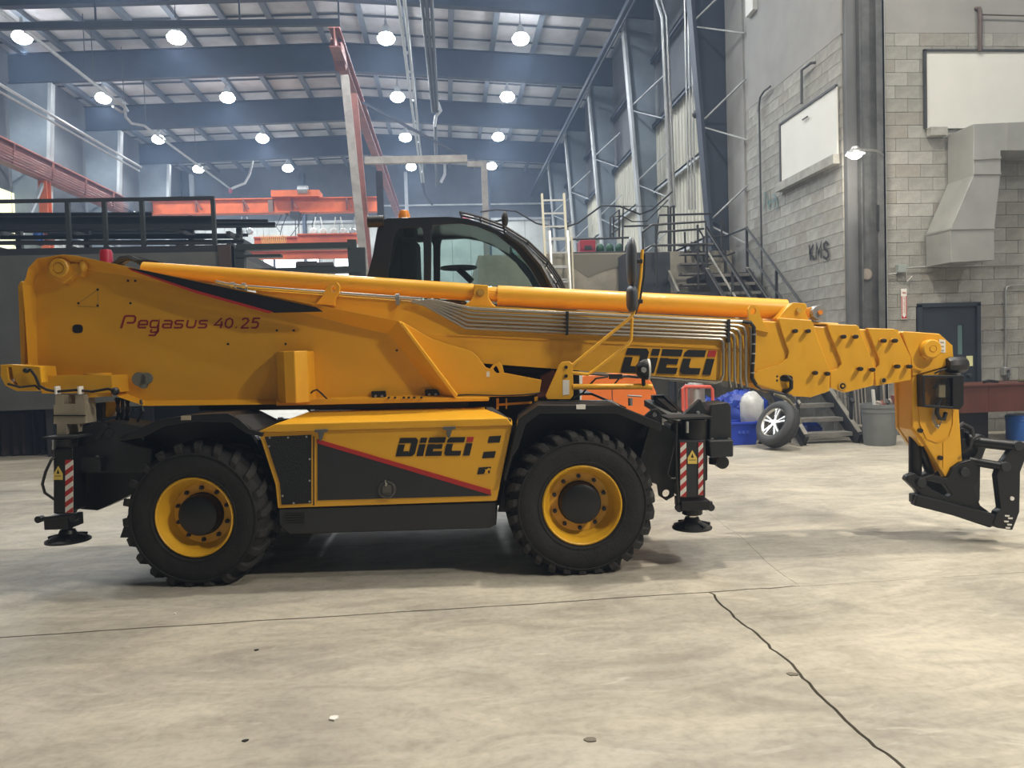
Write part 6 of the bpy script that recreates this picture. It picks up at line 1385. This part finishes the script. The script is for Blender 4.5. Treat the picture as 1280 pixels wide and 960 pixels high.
for a_, b__, z, r, lab in (((490, -60), (527, 228), 11.0, .05, 'left of the bright pair'), ((499, -60), (530, 228), 11.0, .05, 'right of the bright pair')):
    g = G(); g.tube([W(*a_, Z=z), W(*b__, Z=z)], r, 6); tag(g.build('ceiling_track', steelm, smooth=True), 'bright track under the middle of the roof, %s' % lab, 'track', 'bright tracks in the middle')
g = G()
for t in (66, 90, 126, 152, 178, 200, 215): u0, u1 = W(494+t*.15, t, Z=11.0), W(501+t*.13, t, Z=11.0); g.beam(u0, u1, .12, .05)
tag(g.build('track_brackets', steelm), 'cross brackets joining the bright pair of ceiling tracks', 'bracket')
u = W(528, 228, Y=43); g = G(); g.tube([u, W(531, 243, Y=43), W(537, 252, Y=43), W(541, 256, Y=43)], .08, 6); tag(g.build('flexible_hose', darkst, smooth=True), 'dark hose bending at the far end of the bright tracks', 'hose')
for k, (a_, b__) in enumerate((((521, -60), (541, 140)), ((528, -60), (544, 140)), ((536, -60), (547, 140)))):
    g = G(); g.tube([W(*a_, Z=11.4), W(*b__, Z=11.4)], .055, 6); tag(g.build('ceiling_pipe', darkst, smooth=True), 'dark pipe under the roof right of the bright tracks, %s of three' % ('left', 'middle', 'right')[k], 'pipe', 'dark pipes in the middle')
yh = W(545, 140, Z=11.4).y; g = G(); g.tube([W(547, 128, Y=yh), W(551, 138, Y=yh), W(545, 145, Y=yh), W(543, 158, Y=yh)], .07, 7); tag(g.build('flexible_hose', mat('pale_hose', (.55, .55, .55)), smooth=True), 'pale looped hose at the end of the three dark pipes', 'hose')
g = G(); g.tube([W(544, 156, Z=11.2), W(546, 232, Z=11.2)], .08, 6); tag(g.build('ceiling_pipe', darkst, smooth=True), 'dark pipe going on below the pale looped hose', 'pipe')
g = G(); g.tube([W(556, 205, Y=43), W(556, 218, Y=43), W(551, 228, Y=43)], .09, 6); tag(g.build('flexible_hose', MATS['pale_hose'], smooth=True), 'short pale hose curve before the upper back wall', 'hose')
g = G(); v0, v1 = W(577, 287, Y=YB_-.3), W(592, 268, Y=YB_-.3); g.box(v0.x, v1.x, YB_-.3, YB_-.25, v0.z, v1.z); bs = tag(g.build('back_wall_sign', board), 'white sign with red marks on the far back wall', 'sign')
for k in range(3): g = G(); g.box(v0.x+.08, v1.x-.08, YB_-.32, YB_-.30, v0.z+.12+.27*k, v0.z+.24+.27*k); g.build('red_bar', decal_r, bs)

# ================================================================ THINGS ON THE FLOOR, RIGHT
def fl(px, py): return W(px, py, Z=0)
# grey waste can
c = fl(1111, 558); c.y += .25
dd_ = (c.y)/c.y; rc = .27; hc = W(1111, 504, Y=c.y).z
TC = empty('waste_can', (c.x, c.y, 0)); tag(TC, 'large grey round waste can left of the boom head', 'waste can')
g = G(); g.lathe([(0, .0), (rc*.84, 0), (rc*.86, .02), (rc*.97, hc*.78), (rc*1.0, hc*.80), (rc*1.0, hc*.90), (rc*1.04, hc*.91), (rc*1.05, hc), (rc*1.0, hc), (rc*.97, hc*.9), (rc*.8, .05), (0, .05)], (0,0,0), 'Z', 32); g.build('can_body', cangrey, TC, smooth=True, ang=.4, fix=True)
for (a_, m_, r_, lab) in ((((1094, 505), (1091, 487)), board, .02, 'white board strip standing in the grey waste can'), (((1106, 506), (1104, 480)), raily, .012, 'thin beige stick in the waste can'), (((1120, 506), (1118, 494)), rust, .04, 'brown rag on top of the waste can')):
    p_, q_ = W(*a_[0], Y=c.y), W(*a_[1], Y=c.y); g = G(); p_.z -= .2; g.beam(p_, q_, r_*2, r_*2); tag(g.build('rubbish', m_, bevel=.004), lab, 'rubbish')
for k in range(5):
    g = G(); p_ = W(1098+k*5, 500, Y=c.y+.05); g.ball((p_.x, p_.y, hc-.02), .06, .06, .06+.01*k, 7, 5); g.v = [tuple(Vector(v)+Vector((random.uniform(-.015, .015) for _ in range(3)))) for v in g.v]; tag(g.build('crumpled_paper', (raily, rust, darkst)[k % 3]), '%s crumpled paper ball from the left in the grey waste can' % ORD[k], 'rubbish', 'rubbish in the waste can')
v = W(1120, 492, Y=12.25); g = G()
for k in range(9): g.tube([(c.x-.2+k*.06, 12.2, .1), (c.x-.22+k*.06, 12.25, hc+.33)], .012, 5)
tag(g.build('rod_bundle', mat('thin_rods', (.30, .28, .25), .5)), 'bundle of thin rods standing behind the waste can', 'rods')
# concrete stub by the stairs
v = fl(1086, 553); g = G(); g.box(v.x-.10, v.x+.13, v.y, v.y+.25, 0, .27); tag(g.build('concrete_stub', rough_conc, bevel=.02), 'rough concrete stub between the stair foot and the waste can', 'block')
# leaning car wheel
wc = W(972, 530, Y=11.35)
CW = empty('car_wheel', (wc.x, wc.y, wc.z)); tag(CW, 'car wheel with alloy rim leaning on a black stand', 'wheel')
RR = .37
g = G(); g.lathe_open([(.235, -.09), (.25, -.105), (.30, -.115), (.345, -.10), (RR-.004, -.075), (RR, 0), (RR-.004, .075), (.345, .10), (.30, .115), (.25, .105), (.235, .09)], (0,0,0), 'Y', 48); t_ = g.build('tyre', mat('car_tyre', (.045, .047, .05), .7), CW, smooth=True, ang=.8, fix=True)
for yy in (-.045, -.015, .015, .045): g = G(); g.lathe_open([(RR+.001, yy-.004), (RR-.012, yy), (RR+.001, yy+.004)], (0,0,0), 'Y', 48); g.build('tread_groove', hose, t_)
g = G(); g.lathe_open([(.238, -.10), (.232, -.085), (.215, -.07), (.21, .08)], (0,0,0), 'Y', 40); g.build('rim', aluf, CW, smooth=True, fix=True)
g = G()
for k in range(5):
    a_ = 2*math.pi*k/5
    for s2 in (-.13, .13): g.beam((.05*math.cos(a_+s2), -.065, .05*math.sin(a_+s2)), (.225*math.cos(a_+s2*1.2), -.075, .225*math.sin(a_+s2*1.2)), .03, .03, (0, 1, 0))
g.lathe([(.055, -.08), (.055, -.05)], (0,0,0), 'Y', 14); g.build('spokes', aluf, CW)
g = G(); g.lathe([(.19, .0), (.19, .02)], (0,0,0), 'Y', 24); g.build('brake_side', darkst, CW)
# the wheel's axis leans up and to the left
nrm = Vector((-.845, -.27, .46)).normalized()
qt = Vector((0, -1, 0)).rotation_difference(nrm); CW.rotation_mode = 'QUATERNION'; CW.rotation_quaternion = qt
low = math.sqrt(1-nrm.z**2)*RR+abs(nrm.z)*.075
CW.location.z = low+.02
# black stand
v = fl(990, 558); SB = empty('tyre_stand', (v.x, v.y+.1, 0)); tag(SB, 'black folding stand behind the leaning car wheel', 'stand')
for a_ in (-.32, .12):
    g = G(); g.beam((a_ if a_ < 0 else a_+.05, -.1, .0), (-.08, .05, .58), .07, .05); g.build('leg', railk, SB)
    g = G(); g.beam((a_ if a_ < 0 else a_+.05, .38, .0), (-.08, .12, .58), .07, .05); g.build('leg', railk, SB)
g = G(); g.box(-.16, .0, -.02, .2, .56, .62); g.build('top_bar', railk, SB)
g = G(); g.tube([W(968, 492, Y=v.y+.1), W(985, 500, Y=v.y+.1), W(996, 514, Y=v.y+.1), W(1000, 530, Y=v.y+.05)], .03, 6); tag(g.build('bent_strap', mat('strap_olive', (.16, .15, .10), .6), smooth=True), 'olive strap bent over the black stand', 'strap')
# blue bin
p_ = fl(932, 557); BN = empty('blue_bin', (p_.x, p_.y+.25, 0)); tag(BN, 'open royal blue plastic bin under the white bag', 'bin')
hb = W(932, 527, Y=p_.y+.1).z
def frus(g, w0, d0, w1, d1, z0, z1, inner=0):
    vs = [(sx*w0/2, sy*d0/2, z0) for sx, sy in ((-1,-1),(1,-1),(1,1),(-1,1))]+[(sx*w1/2, sy*d1/2, z1) for sx, sy in ((-1,-1),(1,-1),(1,1),(-1,1))]
    vs += [(sx*(w1/2-.015), sy*(d1/2-.015), z1) for sx, sy in ((-1,-1),(1,-1),(1,1),(-1,1))]+[(sx*(w0/2-.015), sy*(d0/2-.015), z0+.02) for sx, sy in ((-1,-1),(1,-1),(1,1),(-1,1))]
    fs = [(0,3,2,1)]
    for k in range(4):
        j = (k+1) % 4; fs += [(k, j, 4+j, 4+k), (4+k, 4+j, 8+j, 8+k), (8+k, 8+j, 12+j, 12+k)]
    fs.append((12, 13, 14, 15)); return g.add(vs, fs)
g = G(); frus(g, .42, .34, .50, .42, 0, hb); g.build('bin_body', bluem, BN, bevel=.01)
g = G(); g.box(-.27, .27, -.23, -.205, hb-.04, hb); g.box(-.27, .27, .205, .23, hb-.04, hb); g.box(-.27, -.245, -.23, .23, hb-.04, hb); g.box(.245, .27, -.23, .23, hb-.04, hb); g.build('bin_rim', bluem, BN, bevel=.006)
g = G()
for a_ in range(3): g.box(-.10+a_*.07, -.06+a_*.07, -.205, -.198, hb*.5, hb*.62)
g.build('printed_mark', mat('faint_print', (.05, .10, .5), .5), BN)
def crumple(g, amp, seed):
    rnd = random.Random(seed); g.v = [tuple(Vector(v)+Vector((rnd.uniform(-amp, amp), rnd.uniform(-amp, amp), rnd.uniform(-amp, amp)))) for v in g.v]; return g
v = W(942, 508, Y=p_.y+.3); g = G(); g.ball((v.x-.03, v.y, v.z-.06), .20, .18, .30, 18, 14); g.v = [(x, y, v.z-.06+math.copysign(min(1, abs(z-v.z+.06)/.30)**.7*.30, z-v.z+.06)) for x, y, z in g.v]; crumple(g, .02, 3)
tag(g.build('plastic_bag', bagw, smooth=True, ang=.9), 'crumpled white plastic bag standing in the blue bin', 'bag')
# tarps
for k, (px, py, rx, ry, rz, lab) in enumerate(((925, 497, .55, .3, .38, 'big crumpled royal blue tarp heap behind the white bag'), (880, 505, .40, .3, .42, 'blue tarp corner bulging left, behind the grey drum'))):
    v = W(px, py, Y=12.9); g = G(); g.ball((v.x, v.y, v.z*.5), rx, ry, v.z*.5+.12, 30, 20); crumple(g, .035, 5+k)
    g.v = [(x, y, max(z, .01)) for x, y, z in g.v]; tag(g.build('tarp', tarp, smooth=True, ang=.5), lab, 'tarp', 'blue tarps by the stairs')
for k, (px, py) in enumerate(((905, 545), (962, 548), (1010, 535))):
    v = fl(px, py); v.y = 12.6; g = G(); g.ball((W(px, py, Y=12.6).x, 12.7, .12), .28, .2, .16, 14, 9); crumple(g, .03, 11+k); g.v = [(x, y, max(z, .01)) for x, y, z in g.v]
    tag(g.build('tarp_fold', tarp, smooth=True, ang=.5), '%s low blue tarp fold on the floor near the stairs' % ('left', 'middle', 'right')[k], 'tarp')
# cart with red pipe frame and steel drum
v = W(872, 500, Y=10.6); CT = empty('hose_cart', (v.x, 10.6, 0)); tag(CT, 'red pipe frame cart holding a steel cylinder behind the outrigger', 'cart')
def lc(px, py, y=10.6): return W(px, py, Y=y)-Vector((v.x, 10.6, 0))
g = G(); a_ = lc(852, 484); b__ = lc(889, 484)
g.tube([(a_.x, -.05, 0), (a_.x, -.05, a_.z-.02), (a_.x+.03, -.05, a_.z+.01), (b__.x-.03, -.05, b__.z+.01), (b__.x, -.05, b__.z-.03), (b__.x, -.05, 0)], .024, 8); g.tube([(a_.x+.05, -.05, 0), (a_.x+.05, -.05, a_.z)], .02, 8); g.build('pipe_frame', mat('coral_red', (.62, .10, .07), .5), CT, smooth=True)
g = G(); q = lc(871, 484); g.lathe([(0, .0), (.15, 0), (.15, q.z-.02), (.13, q.z+.04), (.06, q.z+.06), (.05, q.z+.1), (0, q.z+.1)], (q.x, .12, 0), 'Z', 24); g.build('steel_cylinder', steelm, CT, smooth=True, ang=.5)
g = G(); g.tube([lc(848, 500), lc(849, 488), lc(855, 483), lc(856, 470)], .012, 6); g.tube([lc(860, 472), lc(858, 480)], .02, 6); g.build('hose', hose, CT, smooth=True)
# orange machine
yo = 9.3
OM = empty('orange_machine', (W(765, 500, Y=yo).x, yo, 0)); tag(OM, 'bright orange machine body behind the boom foot', 'machine'); om = OM.location.copy()
q = [W(a_, b__, Y=yo)-om for a_, b__ in ((718, 560), (722, 492), (728, 470), (808, 468), (815, 478), (821, 492), (812, 530), (812, 560))]
g = G(); g.pr([(p.x, max(p.z, .15)) for p in q], 0, 1.0); g.build('body_cover', orange2, OM, bevel=.02)
g = G(); a_ = W(765, 480, Y=yo)-om; g.box(a_.x-.006, a_.x+.006, -.004, .01, .2, a_.z); g.build('panel_seam', rust, OM)
g = G(); b__ = W(728, 468, Y=yo)-om; g.pr([(b__.x-.12, .5), (b__.x-.06, b__.z), (b__.x, b__.z), (b__.x-.06, .5)], -.02, .9); g.build('white_band', board, OM)
for xx in (-.3, .3):
    for yy in (.2, .8): g = G(); g.lathe([(.04, -.05), (.15, -.05), (.15, .05), (.04, .05)], (xx, yy, .15), 'Y', 18); g.build('wheel', rubber, OM, fix=True)
# counter, things on it, drum below
yd = 11.0; v0 = W(1190, 479, Y=yd); zc_ = W(1240, 480, Y=yd).z
CO = empty('counter', (8.2, yd, 0)); tag(CO, 'mahogany counter with overhanging front in front of the block wall', 'counter')
xl_ = W(1188, 500, Y=yd).x-8.2; xr_ = W(1400, 500, Y=yd).x-8.2
g = G(); g.box(xl_-.1, xr_, -.03, .75, zc_-.03, zc_); g.build('worktop', wood_desk, CO, bevel=.006)
zf = W(1240, 515, Y=yd).z
x = xl_; k = 0
while x < xr_-.02:
    x1 = min(x+.62, xr_); g = G(); g.box(x+.003, x1-.003, 0, .03, zf, zc_-.03); g.build('front_panel', wood_desk, CO); x += .62
g = G(); g.box(xl_, W(1257, 530, Y=yd).x-8.2, .38, .42, 0, zf+.1); g.build('lower_panel', darkwood, CO)
g = G(); g.box(xr_-.1, xr_, .05, .7, 0, zc_-.03); g.box(xl_, xl_+.04, .05, .7, 0, zc_-.03); g.build('end_panel', darkwood, CO)
v = W(1236, 477, Y=yd+.3); g = G(); g.tube([(v.x-.12, yd+.25, zc_+.02), (v.x, yd+.3, zc_+.035), (v.x+.14, yd+.28, zc_+.015)], .022, 7); tag(g.build('hand_tool', hose, smooth=True), 'black tool lying on the counter top, left one', 'tool')
v = W(1275, 475, Y=yd+.3); g = G(); g.tube([(v.x-.12, yd+.2, zc_+.03), (v.x+.05, yd+.25, zc_+.02), (v.x+.2, yd+.3, zc_+.02)], .02, 7); tag(g.build('hand_tool', mat('tool_olive', (.12, .12, .07), .5), smooth=True), 'olive tool on the counter top, at the right edge', 'tool')
v = W(1285, 550, Y=11.05); rD = .29; DR = empty('blue_drum', (W(1284, 530, Y=11.22).x, 11.22, 0)); tag(DR, 'blue plastic drum standing under the counter', 'drum')
hD = W(1270, 521, Y=10.95).z
g = G(); pf = [(0, 0), (rD*.96, 0), (rD, .03), (rD, .3), (rD*1.02, .31), (rD*1.02, .33), (rD, .34), (rD, hD-.06), (rD*1.03, hD-.05), (rD*1.03, hD-.02), (rD*.94, hD), (0, hD)]; g.lathe(pf, (0,0,0), 'Z', 32); g.build('drum_body', drumb, DR, smooth=True, ang=.4)
g = G()
a0_ = math.radians(-112)
pts = [(rD*1.005*math.cos(a0_+t), rD*1.005*math.sin(a0_+t)) for t in [i*.09 for i in range(6)]]
n = len(pts); g.add([(x, y, hD-.27) for x, y in pts]+[(x, y, hD-.13) for x, y in pts], [(i, i+1, n+i+1, n+i) for i in range(n-1)]); g.build('drum_label', decal_w, DR)
